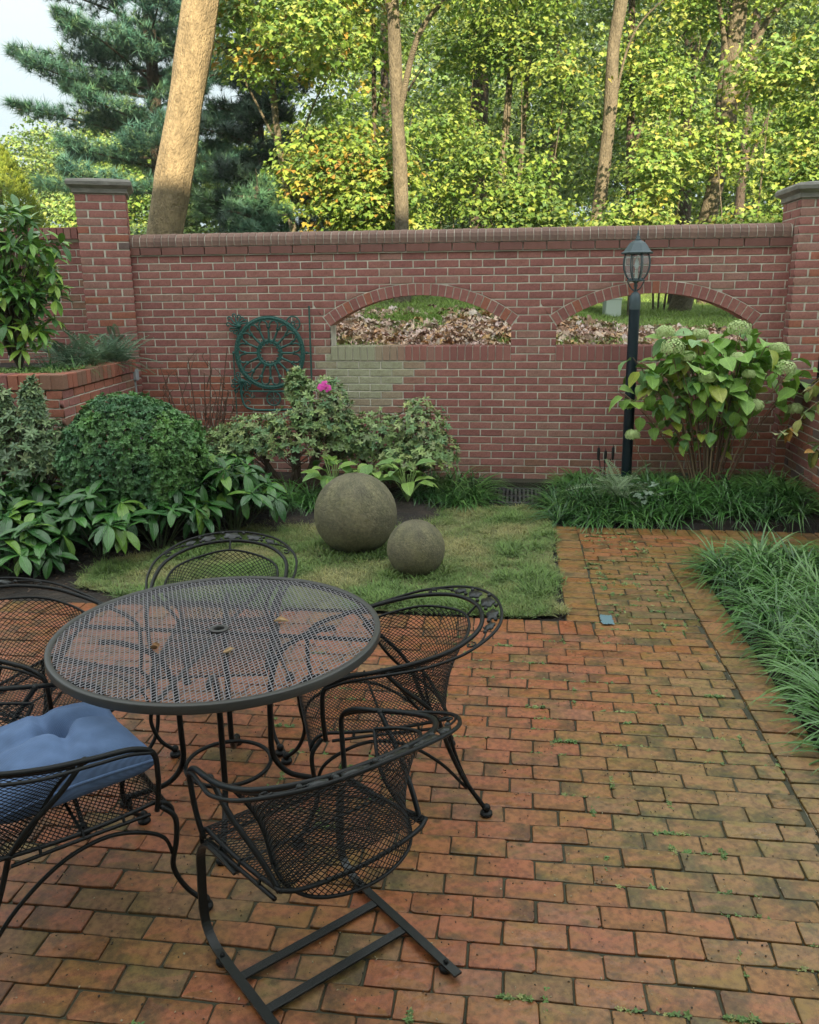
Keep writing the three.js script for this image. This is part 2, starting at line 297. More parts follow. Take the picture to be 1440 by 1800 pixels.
{
  const items = [];
  for (let z = -5.95; z < 0.95; z += 0.1012) items.push({ g: pick(pav.side), m: pick([7, 7, 3, 4, 4, 2]), pos: [1.25 + R(-0.003, 0.003), lift() + 0.004, z], rot: [R(-0.012, 0.012), R(-0.014, 0.014), R(-0.012, 0.012)] });
  layBricks(items, paverTone, paverMat, paverWhite, edging);
  part('joint_bed', sheet(1.1505, 1.352, -5.998, 1.0, 2, 4, () => -0.011), std([0.5, 0.46, 0.36], { roughness: 0.95, map: T.fine, bumpMap: T.soilBump, bumpScale: 0.004 }), edging);
}

// ------------------------------------------------------------------ walls
const wallTone = [[0.36, 0.145, 0.12], [0.335, 0.131, 0.112], [0.385, 0.163, 0.133], [0.305, 0.12, 0.102], [0.39, 0.14, 0.088], [0.42, 0.41, 0.27], [0.41, 0.33, 0.225], [0.28, 0.145, 0.095], [0.37, 0.19, 0.15], [0.17, 0.115, 0.1]];
for (let i = 0; i < 6; i++) { const k = i / 6; wallTone.push([mix(0.37, 0.43, k), mix(0.15, 0.41, k), mix(0.12, 0.27, k)]); } // 10..15: brick turning sage with algae
wallTone.push([0.235, 0.145, 0.112], [0.21, 0.13, 0.102], [0.265, 0.162, 0.125], [0.235, 0.105, 0.085], [0.255, 0.115, 0.09]); // 16..20: weathered coping
const wallMat = wallTone.map(c => brickMat(c)), wallWhite = brickMat([1, 1, 1]);
const ZF = -8.586, CH = 0.0765, TOP = 2.33;
const wb = { full: [], half: [], head: [] };
for (let i = 0; i < 8; i++) { wb.full.push(toWall(brickGeo(200 + i, 0.2185, 0.035, 0.0655, 0.004, 0.003, 0.0012, 0.22))); wb.head.push(toWall(brickGeo(230 + i, 0.1035, 0.035, 0.0655, 0.004, 0.003, 0.0012, 0.22))); }
// a brick cut to any convex outline (x, y), face at z = 0
function cutBrick(poly, seed) {
  const r = mulberry(seed), ou = r(), ov = r(), n = poly.length, pos = [], uv = [], col = [], idx = [];
  const cx = poly.reduce((a, p) => a + p[0], 0) / n, cy = poly.reduce((a, p) => a + p[1], 0) / n;
  const put = (x, y, z, k) => { pos.push(x, y, z); uv.push(x + ou, y + ov); col.push(k, k, k); };
  put(cx, cy, 0.0005, 1);
  for (const s of [0, 1, 2]) for (const [x, y] of poly) { const d = Math.hypot(x - cx, y - cy), f = s ? 1 : (d - 0.006) / d; put(cx + (x - cx) * f, cy + (y - cy) * f, s === 0 ? 0 : s === 1 ? -0.003 : -0.035, s ? 0.8 : 1); }
  for (let i = 0; i < n; i++) { const k = (i + 1) % n; idx.push(0, 1 + i, 1 + k); for (let s = 0; s < 2; s++) { const a = 1 + s * n + i, b = 1 + s * n + k, c = a + n, d = b + n; idx.push(a, c, b, b, c, d); } }
  return geom(pos, uv, idx, col);
}
const clip = (poly, nx, ny, d) => { // keep n.p >= d
  const o = []; for (let i = 0; i < poly.length; i++) { const a = poly[i], b = poly[(i + 1) % poly.length], da = a[0] * nx + a[1] * ny - d, db = b[0] * nx + b[1] * ny - d; if (da >= 0) o.push(a); if (da * db < 0) { const t = da / (da - db); o.push([mix(a[0], b[0], t), mix(a[1], b[1], t)]); } } return o;
};
const area = p => Math.abs(p.reduce((s, a, i) => { const b = p[(i + 1) % p.length]; return s + a[0] * b[1] - a[1] * b[0]; }, 0)) / 2;
const arches = [{ l: -1.885, r: -0.04 }, { l: 0.405, r: 2.275 }];
for (const a of arches) { a.cx = (a.l + a.r) / 2; a.h = (a.r - a.l) / 2; a.sy = 1.615; const rise = 0.3; a.R = (a.h * a.h + rise * rise) / (2 * rise); a.cy = a.sy + rise - a.R; a.th = Math.asin(a.h / a.R); a.RO = a.R + 0.112; }
const SILL = TOP - 12 * CH;
function wallToneAt(x, y) {
  const n = fbm(x * 2.2, y * 2.2, 4) - 0.5, stain = clamp((x + 2.02) / 0.18) * clamp((-0.85 - x + n * 0.8) / 0.75) * clamp((y - 0.62) / 0.42) * clamp((1.46 - y) / 0.05) * 1.5 + (n + R(-0.28, 0.28)) * 0.5;
  if (y < 1.44 && stain > 0.12 && x > -2.02 && x < -0.7) return stain > 0.8 ? 5 : 10 + Math.min(5, Math.floor(stain * 7));
  const low = clamp((0.62 - y) / 0.5) + (rnd() - 0.5) * 0.5, red = clamp((1.25 - y) / 0.4) * clamp((-1.9 - x) / 0.8) + clamp((0.8 - y) / 0.4) * clamp((x - 0.9) / 0.4);
  if (low > 0.72) return pick([7, 3, 8]);
  if (rnd() < red * 0.8) return 4;
  if (x > 1.9 && x < 2.5 && y < 1.0 && rnd() < 0.6) return 7;
  return pick([0, 0, 0, 1, 1, 2, 2, 3, 8]);
}
rnd = mulberry(21);
const wall = thing('garden_wall', 'long red brick garden wall with two low arched openings behind the lawn', 'wall');
{
  const sh = new THREE.Shape([[-4.1, -0.12], [2.6, -0.12], [2.6, TOP + 0.2], [-4.1, TOP + 0.2]].map(p => new THREE.Vector2(...p)));
  for (const a of arches) {
    const h = new THREE.Path(); h.moveTo(a.l, SILL - 0.006); h.lineTo(a.r, SILL - 0.006); h.lineTo(a.r, a.sy);
    for (let i = 1; i < 24; i++) { const t = mix(a.th, -a.th, i / 24); h.lineTo(a.cx + (a.R + 0.006) * Math.sin(t), a.cy + (a.R + 0.006) * Math.cos(t)); }
    h.lineTo(a.l, a.sy); h.closePath(); sh.holes.push(h);
  }
  const core = new THREE.ExtrudeGeometry(sh, { depth: 0.29, bevelEnabled: false }); core.translate(0, 0, ZF - 0.0055 - 0.29);
  part('mortar', clean(core), M.mortar, wall);
  const items = [], cuts = [];
  for (let k = 0; k < 32; k++) {
    const y1 = TOP - k * CH, y0 = y1 - CH, yc = (y0 + y1) / 2;
    if (y0 < -0.12) break;
    let x = -4.09 - (k % 2 ? 0.115 : 0) - 0.03;
    for (; x < 2.575; x += 0.2294) {
      let segs = [[Math.max(x, -4.085), Math.min(x + 0.2294, 2.575)]];
      for (const a of arches) if (yc < a.sy && y1 > SILL - 0.153 + 0.02) segs = segs.flatMap(([p, q]) => { const o = []; if (q <= a.l + 0.004 || p >= a.r - 0.004) return [[p, q]]; if (p < a.l) o.push([p, a.l + 0.0055]); if (q > a.r) o.push([a.r - 0.0055, q]); return o; });
      for (const [p, q] of segs) {
        if (q - p < 0.03) continue;
        const j = 0.0055, X0 = p + j, X1 = q - j, cx = (p + q) / 2;
        let poly = [[X0, y0 + j], [X1, y0 + j], [X1, y1 - j], [X0, y1 - j]], cut = false;
        for (const a of arches) {
          const dx = cx - a.cx, dy = yc - a.cy, ang = Math.atan2(Math.abs(dx), dy), d = Math.hypot(dx, dy);
          if (y1 < SILL || yc > 2.15) continue;
          if (yc < a.sy && Math.abs(dx) < a.h - 0.02 && yc > SILL - 0.14) { poly = []; break; }
          const s = Math.sign(dx), kx = s * Math.cos(a.th), ky = -Math.sin(a.th), kd = kx * (a.cx + s * a.h) + ky * a.sy;
          if (Math.abs(ang - a.th) < 0.16 && yc > a.sy - 0.04 && d < a.RO + 0.16) {
            const over = clip(clip(poly, dx / d, dy / d, (a.cx * dx + a.cy * dy) / d + a.RO + 0.008), -kx, -ky, -kd - 0.007);
            if (over.length > 2 && area(over) > 0.0003) cuts.push([over, cx, yc]);
            poly = clip(poly, kx, ky, kd + 0.007); cut = true;
          } else if (ang <= a.th) { if (d < a.RO - 0.05) { poly = []; break; } if (d < a.RO + 0.16) { poly = clip(poly, dx / d, dy / d, (a.cx * dx + a.cy * dy) / d + a.RO + 0.008); cut = true; } }
          else if (yc > a.sy - 0.04 && d < a.RO + 0.16 && Math.abs(dx) < a.h + 0.3) { poly = clip(poly, kx, ky, kd + 0.007); cut = true; }
        }
        if (poly.length < 3 || area(poly) < 0.0006) continue;
        const m = wallToneAt(cx, yc), fx = q - p > 0.225, pos = [cx, yc, ZF + R(-0.0012, 0.0012)];
        if (!cut && fx) items.push({ g: pick(wb.full), m, pos, rot: [0, 0, rnd() < 0.5 ? Math.PI : 0] });
        else items.push({ g: cutBrick(poly.map(([u, v]) => [u - cx, v - yc]), Math.floor(rnd() * 1e6)), m, pos });
      }
    }
  }
  for (const [poly, cx, cy] of cuts) items.push({ g: cutBrick(poly.map(([u, v]) => [u - cx, v - cy]), Math.floor(rnd() * 1e6)), m: pick([0, 1, 2]), pos: [cx, cy, ZF] });
  layBricks(items, wallTone, wallMat, wallWhite, wall, 'brick', 300, p => (p.y < 0.4 ? 0.3 : 1) * (p.x > 1.1 && p.y < 1.5 ? 0.3 : 1) * (p.x < -2.6 && p.y < 0.7 ? 0.1 : 1) * (p.x < -0.7 && p.y < 0.75 ? 0.3 : 1));
  // arch rings: bricks on edge, running through the wall
  for (const a of arches) {
    const n = 27;
    for (let i = 0; i < n; i++) {
      const t0 = mix(-a.th, a.th, i / n), t1 = mix(-a.th, a.th, (i + 1) / n), tm = (t0 + t1) / 2, g0 = 0.005 / a.R;
      const pt = (t, r) => [(a.cx + r * Math.sin(t)), (a.cy + r * Math.cos(t))], c = pt(tm, (a.R + a.RO) / 2);
      const s = new THREE.Shape([pt(t0 + g0, a.R), pt(t0 + g0, a.RO), pt(t1 - g0, a.RO), pt(t1 - g0, a.R)].map(p => new THREE.Vector2(p[0] - c[0], p[1] - c[1])));
      const g = new THREE.ExtrudeGeometry(s, { depth: 0.302, bevelEnabled: true, bevelSize: 0.002, bevelThickness: 0.002, bevelSegments: 1, bevelOffset: -0.002 });
      g.translate(0, 0, -0.304); const cg = clean(g); cg.setAttribute('color', new THREE.Float32BufferAttribute(new Array(cg.attributes.position.count * 3).fill(1), 3));
      const m = part('arch_brick', cg, wallMat[pick([0, 0, 1, 2, 3, 4])], wall); m.position.set(c[0], c[1], ZF + 0.002 + R(-0.001, 0.002));
    }
    const ns = Math.round((a.r - a.l) / 0.0765), w = (a.r - a.l) / ns;
    for (let i = 0; i < ns; i++) {
      const g = box(w - 0.009, 0.142, 0.31, 0, -0.071, -0.155, 0.003); g.setAttribute('color', new THREE.Float32BufferAttribute(new Array(g.attributes.position.count * 3).fill(1), 3));
      const x = a.l + (i + 0.5) * w, m = part('sill_brick', g, wallMat[a === arches[0] && i < 13 ? (i < 6 ? 5 : 15 - Math.max(0, Math.min(5, i - 6 + Math.floor(R(0, 2))))) : pick([0, 0, 1, 2, 3, 8])], wall); m.position.set(x, SILL + R(-0.0015, 0.0015), ZF + 0.006);
    }
  }
  // ledge course and coping
  const lg = [0, 1, 2].map(i => { const g = box(0.2185, 0.074, 0.36, 0, 0, -0.155, 0.004); g.setAttribute('color', new THREE.Float32BufferAttribute(new Array(g.attributes.position.count * 3).fill(1), 3)); return g; });
  for (let x = -3.96, i = 0; x < 2.56; x += 0.2294, i++) { const m = part('ledge_brick', lg[i % 3], wallMat[pick([19, 20])], wall); m.position.set(x, TOP + 0.0425, ZF + R(-0.002, 0.002)); }
  const pr = new THREE.Shape([[0.03, 0], [0.034, 0.05], [0.026, 0.085], [0.0, 0.113], [-0.05, 0.128], [-0.30, 0.128], [-0.33, 0.08], [-0.33, 0]].map(p => new THREE.Vector2(p[0], p[1])));
  const cg = new THREE.ExtrudeGeometry(pr, { depth: 0.0645, bevelEnabled: true, bevelSize: 0.003, bevelThickness: 0.003, bevelSegments: 1, bevelOffset: -0.003 });
  cg.translate(0, 0, -0.032); cg.rotateY(-Math.PI / 2); clean(cg); cg.setAttribute('color', new THREE.Float32BufferAttribute(new Array(cg.attributes.position.count * 3).fill(1), 3));
  for (let x = -4.03; x < 2.54; x += 0.0768) { const m = part('coping_brick', cg, wallMat[pick([16, 16, 17, 18])], wall); m.position.set(x, TOP + 0.087 + R(-0.002, 0.002), ZF + R(-0.003, 0.003)); m.rotation.y = R(-0.015, 0.015); }
  const pm = new THREE.ExtrudeGeometry(new THREE.Shape([[0.024, 0.004], [0.028, 0.05], [0.02, 0.082], [-0.004, 0.107], [-0.052, 0.122], [-0.296, 0.122], [-0.324, 0.078], [-0.324, 0.004]].map(p => new THREE.Vector2(...p))), { depth: 6.58, bevelEnabled: false }); pm.rotateY(-Math.PI / 2); pm.translate(2.545, TOP + 0.087, ZF);
  part('coping_mortar', [clean(pm), box(6.62, 0.01, 0.36, -0.745, TOP + 0.0005, ZF - 0.165, 0), box(6.62, 0.012, 0.33, -0.745, TOP + 0.0825, ZF - 0.152, 0)], M.mortar, wall);
  part('footing', box(1.2, 0.11, 0.2, 0.05, 0.0, ZF + 0.07, 0.01), std([0.16, 0.16, 0.12], { roughness: 0.9, map: T.stone, bumpMap: T.stoneBump, bumpScale: 0.004 }), wall);
}
// pillars with stone caps
function pillar(name, label, x0, x1, zf, yTop, side) {
  const t = thing(name, label, 'pillar', [(x0 + x1) / 2, 0, zf]), w = x1 - x0, d = 0.56, items = [];
  part('mortar', box(w - 0.012, yTop + 0.1, d - 0.012, 0, yTop / 2 - 0.05, -d / 2, 0), M.mortar, t);
  const n = Math.ceil(yTop / CH);
  for (let k = 0; k < n; k++) {
    const yc = yTop - (k + 0.5) * CH, widths = k % 2 ? [0.49, 0.51] : [0.235, 0.53, 0.235], gap = k % 2 ? 0.02 : 0.017;
    let x = -w / 2;
    widths.forEach((f, i) => {
      const L = f * (w - gap * (widths.length - 1)), tone = k === 6 && i === 2 ? 9 : wallTone.length && (yc < 0.9 ? pick([4, 4, 7, 0]) : pick([0, 2, 2, 0, 4, 8]));
      items.push({ g: cutBrick([[-L / 2, -0.0325], [L / 2, -0.0325], [L / 2, 0.0325], [-L / 2, 0.0325]], Math.floor(rnd() * 1e6)), m: tone, pos: [x + L / 2, yc, R(-0.001, 0.001)] });
      x += L + gap;
    });
    let z = -0.004;
    for (const f of k % 2 ? [0.5, 0.5] : [0.22, 0.56, 0.22]) { const L = f * (d - 0.03); const c = z - L / 2 - 0.005; if (c > -d) items.push({ g: cutBrick([[-L / 2 + 0.005, -0.0325], [L / 2 - 0.005, -0.0325], [L / 2 - 0.005, 0.0325], [-L / 2 + 0.005, 0.0325]], Math.floor(rnd() * 1e6)), m: pick([0, 2, 8, 1]), pos: [side * w / 2, yc, c], rot: [0, side * Math.PI / 2, 0] }); z -= L + 0.01; }
  }
  layBricks(items, wallTone, wallMat, wallWhite, t);
  const cap = part('stone_cap', (() => {
    const a = w / 2, b = d / 2, pr = [[0.0, 0], [0.02, 0.008], [0.02, 0.048], [0.045, 0.066], [0.066, 0.078], [0.07, 0.11], [0.052, 0.132], [-0.12, 0.16], [-0.24, 0.172]];
    const pos = [], uv = [], idx = []; pr.forEach(([o, y]) => [[-1, 1], [1, 1], [1, -1], [-1, -1], [-1, 1]].forEach(([sx, sz], k) => { pos.push(sx * (a + o), y, sz * (b + o)); uv.push(k * 0.5, y * 2); }));
    for (let i = 0; i < pr.length - 1; i++) for (let k = 0; k < 4; k++) { const p = i * 5 + k; idx.push(p, p + 1, p + 5, p + 1, p + 6, p + 5); }
    const L = (pr.length - 1) * 5; idx.push(L, L + 1, L + 2, L, L + 2, L + 3);
    const g = geom(pos, uv, idx).toNonIndexed(); g.computeVertexNormals(); return clean(g);
  })(), M.cap, t);
  cap.position.set(0, yTop + 0.001, -d / 2);
  return t;
}
{ const t = pillar('brick_pillar', 'tall brick pillar with grey stone cap at the left end of the wall', -4.40, -3.915, -8.42, 2.925, 1); t.rotation.y = 0.40; t.position.set(-4.16, 0, -8.44); }
pillar('brick_pillar', 'brick pillar with stone cap at the right end of the wall', 2.556, 3.07, -8.42, 2.735, -1);
// lower walls on either side
function plainWall(t, x0, x1, yTop, courses, tonePick) { // in the thing's own axes, face at z = 0, along x
  const items = [];
  for (let k = 0; k < courses; k++) { const yc = yTop - (k + 0.5) * CH; for (let x = x0 - (k % 2 ? 0.115 : 0); x < x1; x += 0.2294) { const a = Math.max(x, x0) + 0.0055, b = Math.min(x + 0.2294, x1) - 0.0055, L = b - a; if (L < 0.03) continue; items.push({ g: L > 0.217 ? pick(wb.full) : cutBrick([[-L / 2, -0.0325], [L / 2, -0.0325], [L / 2, 0.0325], [-L / 2, 0.0325]], Math.floor(rnd() * 1e6)), m: tonePick(yc), pos: [(a + b) / 2, yc, R(-0.001, 0.001)] }); } }
  layBricks(items, wallTone, wallMat, wallWhite, t);
}
const white3 = g => { g.setAttribute('color', new THREE.Float32BufferAttribute(new Array(g.attributes.position.count * 3).fill(1), 3)); return g; };
{
  const t = thing('side_wall', 'recessed brick wall behind the left pillar, half hidden by glossy leaves', 'wall', [-4.42, 0, -8.73]);
  part('mortar', box(2.6, 2.62, 0.25, -1.3, 1.31 - 0.1, -0.132, 0), M.mortar, t);
  plainWall(t, -1.7, 0, 2.49, 17, () => pick([1, 3, 3, 7, 0]));
  const g = white3(box(0.068, 0.115, 0.34, 0, 0, -0.13, 0.004));
  for (let x = -1.1; x < -0.03; x += 0.0768) part('coping_brick', g, wallMat[pick([8, 3, 1])], t).position.set(x, 2.575, 0.02);
  part('coping_brick', white3(box(1.45, 0.115, 0.3, -1.88, 2.575, -0.13, 0.004)), wallMat[3], t);
}
{
  const t = thing('raised_planter', 'low brick planter with a rowlock cap, left of the clipped round shrub', 'planter');
  const cx = -3.77, cz = -6.63, top = 1.3; // the corner; its long side runs back to the pillar
  const sx = -3.935, sz = -8.42, len = Math.hypot(sx - cx, sz - cz), ang = Math.atan2(sx - cx, -(sz - cz));
  part('soil_bed', sheet(-7, -3.95, -8.7, -6.93, 30, 20, (x, z) => Math.min(1.23 + 0.04 * (fbm(x * 4, z * 4, 3) - 0.5), 1.27) - (x > mix(cx, sx, clamp((z - cz) / (sz - cz))) - 0.1 ? 1.2 : 0)), M.soil, t);
  for (const [px, pz, ry, L, from] of [[cx, cz, 0, 2.9, -1], [cx, cz, Math.PI / 2 - ang, len, 1]]) {
    const f = new THREE.Group(); f.name = from < 0 ? 'front_face' : 'side_face'; t.add(f); f.position.set(px, 0, pz); f.rotation.y = ry;
    const x0 = from < 0 ? -L : 0, x1 = from < 0 ? 0 : L;
    part('mortar', box(L - 0.03, top - 0.13, 0.2, (x0 + x1) / 2 - (from < 0 ? 0.02 : 0.0), (top - 0.13) / 2 - 0.05, -0.1065, 0), M.mortar, f);
    plainWall(f, from < 0 ? -1.3 : 0, x1 - (from < 0 ? 0 : 0.002), top - 0.13, 15, () => pick([4, 4, 0, 7, 3]));
    const g = white3(box(0.088, 0.124, 0.22, 0, -0.062, -0.1, 0.005));
    const n0 = from < 0 ? -1.4 : 0.05; for (let x = n0; x < x1 - 0.04; x += 0.0975) { const m = part('cap_brick', g, wallMat[pick([4, 7, 4, 3])], f); m.position.set(x, top + R(-0.003, 0.003), 0.008); m.rotation.y = R(-0.02, 0.02); }
  }
}
{
  const t = thing('side_wall', 'low dark brick wall with a stone top at the right edge', 'wall', [2.64, 0, -8.42], -Math.PI / 2 - 0.0);
  part('mortar', box(5.5, 1.1, 0.25, 2.75, 0.5, -0.1315, 0), M.mortar, t);
  plainWall(t, 0, 2.6, 1.05, 14, () => pick([7, 3, 4, 9]));
  part('stone_top', box(5.5, 0.06, 0.34, 2.75, 1.081, -0.125, 0.012), std([0.14, 0.14, 0.12], { roughness: 0.8, map: T.stone, bumpMap: T.stoneBump, bumpScale: 0.003 }), t);
}
{
  const t = thing('railing', 'black iron railing standing on the low wall at the right edge', 'railing', [2.73, 1.112, -8.02]);
  part('post', [rod([0, 0, 0], [0, 0.86, 0], 0.011, 8), ball(0.02, 0, 0.86, 0), lathe([[0, 0], [0.035, 0], [0.035, 0.008], [0, 0.012]], 10)], M.iron, t);
  part('handrail', [tube([[0, 0.78, 0], [0.0, 0.8, 0.6], [0.0, 0.8, 2.4]], 0.016, { sides: 8 })], M.iron, t);
  part('handrail', [tube([[0.0, 0.1, 0], [0.0, 0.1, 2.4]], 0.012, { sides: 8 })], M.iron, t);
}
{ // outlet box by the left pillar
  const t = thing('outlet_box', 'small grey electrical box on a conduit in front of the left pillar', 'electrical box', [-3.93, 1.06, -8.36]);
  part('housing', box(0.075, 0.12, 0.06, 0, 0.08, 0, 0.008), std([0.34, 0.38, 0.4], { roughness: 0.5 }), t);
  part('cover', box(0.066, 0.1, 0.012, 0.004, 0.08, 0.034, 0.005), std([0.42, 0.46, 0.48], { roughness: 0.45 }), t);
  part('conduit', rod([0, -1.0, 0], [0, 0.03, 0], 0.013, 8), std([0.3, 0.33, 0.34], { roughness: 0.5 }), t);
}
{ // drain
  const t = thing('drain_grate', 'dark slotted drain grate at the foot of the wall between the grass tufts', 'drain', [0.04, 0, -7.98]);
  const m = std([0.06, 0.062, 0.06], { roughness: 0.7, map: T.fine });
  part('basin', sheet(-0.24, 0.24, -0.3, 0.3, 1, 1, () => -0.05), std([0.012, 0.012, 0.012], { roughness: 1 }), t);
  part('frame', [box(0.5, 0.05, 0.03, 0, 0, 0.3), box(0.5, 0.05, 0.03, 0, 0, -0.3), box(0.03, 0.05, 0.58, -0.235, 0, 0), box(0.03, 0.05, 0.58, 0.235, 0, 0), box(0.44, 0.03, 0.03, 0, 0, 0)], m, t);
  for (let i = 0; i < 11; i++) part('bar', box(0.022, 0.03, 0.57, -0.2 + i * 0.04, 0.004, 0, 0.003), m, t);
}

// ------------------------------------------------------------------ iron furniture
// expanded metal over a surface f(u, v) -> {p, n}, u and v in cells; keep(u, v) trims it
function expanded(f, nu, nv, wid, thick, keep = () => true) {
  const pos = [], uv = [], idx = [];
  const at = (i, j, up) => { const v = j + (up ? 0.46 : -0.46) + 0.5; return f(i / 2, v); };
  for (let j = 0; j < nv; j++) {
    let prev = -1;
    for (let i = 0; i <= nu * 2; i++) {
      const up = (i + j) % 2 === 0, ok = keep(i / 2, j + 0.5);
      if (!ok) { prev = -1; continue; }
      const { p, n } = at(i, j, up), a = f(i / 2, j + 0.4).p, b = f(i / 2, j + 0.6).p, d = b.clone().sub(a).normalize().multiplyScalar(wid / 2), t = n.clone().multiplyScalar(thick / 2);
      const k = pos.length / 3;
      for (const [sd, st] of [[1, 1], [-1, 1], [-1, -1], [1, -1]]) { pos.push(p.x + d.x * sd + t.x * st, p.y + d.y * sd + t.y * st, p.z + d.z * sd + t.z * st); uv.push(0, 0); }
      if (prev >= 0) for (let q = 0; q < 4; q++) { const e = (q + 1) % 4; idx.push(prev + q, prev + e, k + q, prev + e, k + e, k + q); }
      prev = k;
    }
  }
  return geom(pos, uv, idx);
}
const lerpV = (a, b, t) => a.clone().lerp(b, t);
const curve = pts => new THREE.CatmullRomCurve3(pts.map(p => V(...p)), false, 'centripetal');
const sym = half => [...half.map(p => [-p[0], p[1], p[2]]), ...[...half].reverse().slice(1)]; // half runs from the arm's front (+x) to the back's middle (x = 0)

// chair: origin on the ground below the seat's middle, sitter faces +z
const railIn = [[0.262, 0.50, 0.232], [0.266, 0.60, 0.222], [0.272, 0.634, 0.17], [0.29, 0.658, 0.04], [0.302, 0.682, -0.10], [0.28, 0.71, -0.245], [0.18, 0.738, -0.37], [0, 0.752, -0.42]];
const railOut = [[0.272, 0.605, 0.218], [0.284, 0.628, 0.15], [0.314, 0.652, 0.02], [0.342, 0.678, -0.125], [0.326, 0.716, -0.285], [0.21, 0.757, -0.437], [0, 0.778, -0.492]];
const topEdge = [[0.242, 0.625, 0.0], [0.258, 0.652, -0.11], [0.236, 0.68, -0.24], [0.14, 0.70, -0.335], [0, 0.718, -0.372]];
const botEdge = [[0.212, 0.44, -0.14], [0.205, 0.40, -0.185], [0.165, 0.37, -0.235], [0.09, 0.352, -0.265], [0, 0.346, -0.275]];
const cTop = curve(sym(topEdge)), cBot = curve(sym(botEdge));
function backSurf(u, v) { // u 0..1 round the back, v 0..1 upward
  const a = cTop.getPoint(clamp(u)), b = cBot.getPoint(clamp(u)), p = lerpV(b, a, v), c = V(p.x, 0, p.z + 0.06).normalize();
  p.addScaledVector(c, -0.025 * Math.sin(Math.PI * v)); return { p, n: c };
}
const seatTop = (x, t) => { // t 0 back .. 1 front lip, rolled over at the front
  const L = t * 0.56; if (L < 0.44) return V(x, 0.418 - 0.012 * Math.sin(L / 0.44 * Math.PI), -0.225 + L);
  const a = (L - 0.44) / 0.075, r = 0.06; return a < 1.45 ? V(x, 0.418 - r + r * Math.cos(a), 0.215 + r * Math.sin(a)) : V(x, 0.418 - r + r * Math.cos(1.45) - (L - 0.44 - 1.45 * 0.075) * 1.0, 0.215 + r * Math.sin(1.45));
};
const G = {};
G.backMesh = expanded((i, j) => backSurf(i / 38, j / 40), 38, 40, 0.0027, 0.002);
G.seatMesh = expanded((i, j) => { const t = clamp(j / 70), x = (i / 17 - 0.5) * 2 * 0.232; const p = seatTop(x, t), q = seatTop(x, t + 0.01); const d = q.sub(p).normalize(); return { p, n: V(0, d.z, -d.y) }; }, 17, 70, 0.0027, 0.002);
{
  const N = 36, te = [], be = [], sl = [], sr = [];
  for (let i = 0; i <= N; i++) { te.push(backSurf(i / N, 1).p); be.push(backSurf(i / N, 0).p); }
  for (let i = 0; i <= 8; i++) { sl.push(backSurf(0, i / 8).p); sr.push(backSurf(1, i / 8).p); }
  G.backFrame = mergeGeometries([tube(te, 0.0058, { seg: 40 }), tube(be, 0.0055, { seg: 40 }), tube(sl, 0.0062), tube(sr, 0.0062), rod([0, 0.716, -0.372], [0, 0.757, -0.412], 0.005)]);
}
G.armRail = tube(sym(railIn), 0.0088, { sides: 8, seg: 80 });
G.outerRail = tube(sym(railOut), 0.0062, { sides: 6, seg: 80 });
// little scrolls and grape leaves between the two rails at the back
const cIn = curve(sym(railIn.slice(2))), cOut = curve(sym(railOut.slice(1)));
const between = (u, t) => lerpV(cIn.getPoint(u), cOut.getPoint(u), t);
function scrollGeo(u0, u1) {
  const a = []; for (let i = 0; i <= 10; i++) { const t = i / 10; a.push(between(mix(u0, u1, t), 0.95 - 0.75 * t * t)); }
  const e = between(u0 + (u1 - u0) * 0.25, 0.5), b = []; for (let i = 0; i <= 12; i++) { const t = i / 12, ang = t * 5.2, r = 0.02 * (1 - 0.65 * t), ex = between(u0 + (u1 - u0) * 0.45, 0.5).sub(e).normalize(), ey = between(u0, 0.9).sub(between(u0, 0.1)).normalize(); b.push(e.clone().addScaledVector(ex, Math.cos(ang) * r).addScaledVector(ey, Math.sin(ang) * r)); }
  return mergeGeometries([tube(a, 0.0036), tube(b, 0.0036)]);
}
function vineLeaf(u, size, turn, seed) { // a cast grape leaf lying across the rails
  const r = mulberry(seed), c = between(u, 0.52), d = between(u + 0.02, 0.52).sub(between(u - 0.02, 0.52)).normalize(), o = cOut.getPoint(u).sub(cIn.getPoint(u)).normalize(), n = d.clone().cross(o).normalize(); if (n.y < 0) n.negate();
  const pos = [], idx = []; const put = (a, b, h) => { const p = c.clone().addScaledVector(d, a).addScaledVector(o, b).addScaledVector(n, h); pos.push(p.x, p.y, p.z); };
  const m = 30; put(0, 0, 0.009);
  for (const h of [0.004, -0.004]) for (let i = 0; i < m; i++) { const a = i / m * Math.PI * 2, lob = 0.72 + 0.28 * Math.abs(Math.cos(a * 2.5 + turn)) + 0.06 * (r() - 0.5); put(Math.cos(a) * size * lob * 1.25, Math.sin(a) * size * lob * 0.85, h); }
  for (let i = 0; i < m; i++) { const k = (i + 1) % m; idx.push(0, 1 + i, 1 + k, 1 + i, 1 + m + i, 1 + k, 1 + k, 1 + m + i, 1 + m + k); }
  return geom(pos, null, idx);
}
G.leaves = [vineLeaf(0.5, 0.034, 0.4, 1), vineLeaf(0.445, 0.03, 1.2, 2), vineLeaf(0.555, 0.03, 2.0, 3), vineLeaf(0.40, 0.022, 0.2, 4), vineLeaf(0.6, 0.022, 0.9, 5)];
G.scrolls = [scrollGeo(0.30, 0.40), scrollGeo(0.70, 0.60)];
G.berries = mergeGeometries([[0.425, 0.3], [0.425, 0.75], [0.475, 0.2], [0.478, 0.85], [0.525, 0.25], [0.527, 0.8], [0.578, 0.35], [0.578, 0.7], [0.375, 0.5], [0.625, 0.5]].map(([u, t]) => { const p = between(u, t); return ball(0.0085, p.x, p.y + 0.002, p.z, 7); }));
const sideX = s => pts => pts.map(p => [p[0] * s, p[1], p[2]]);
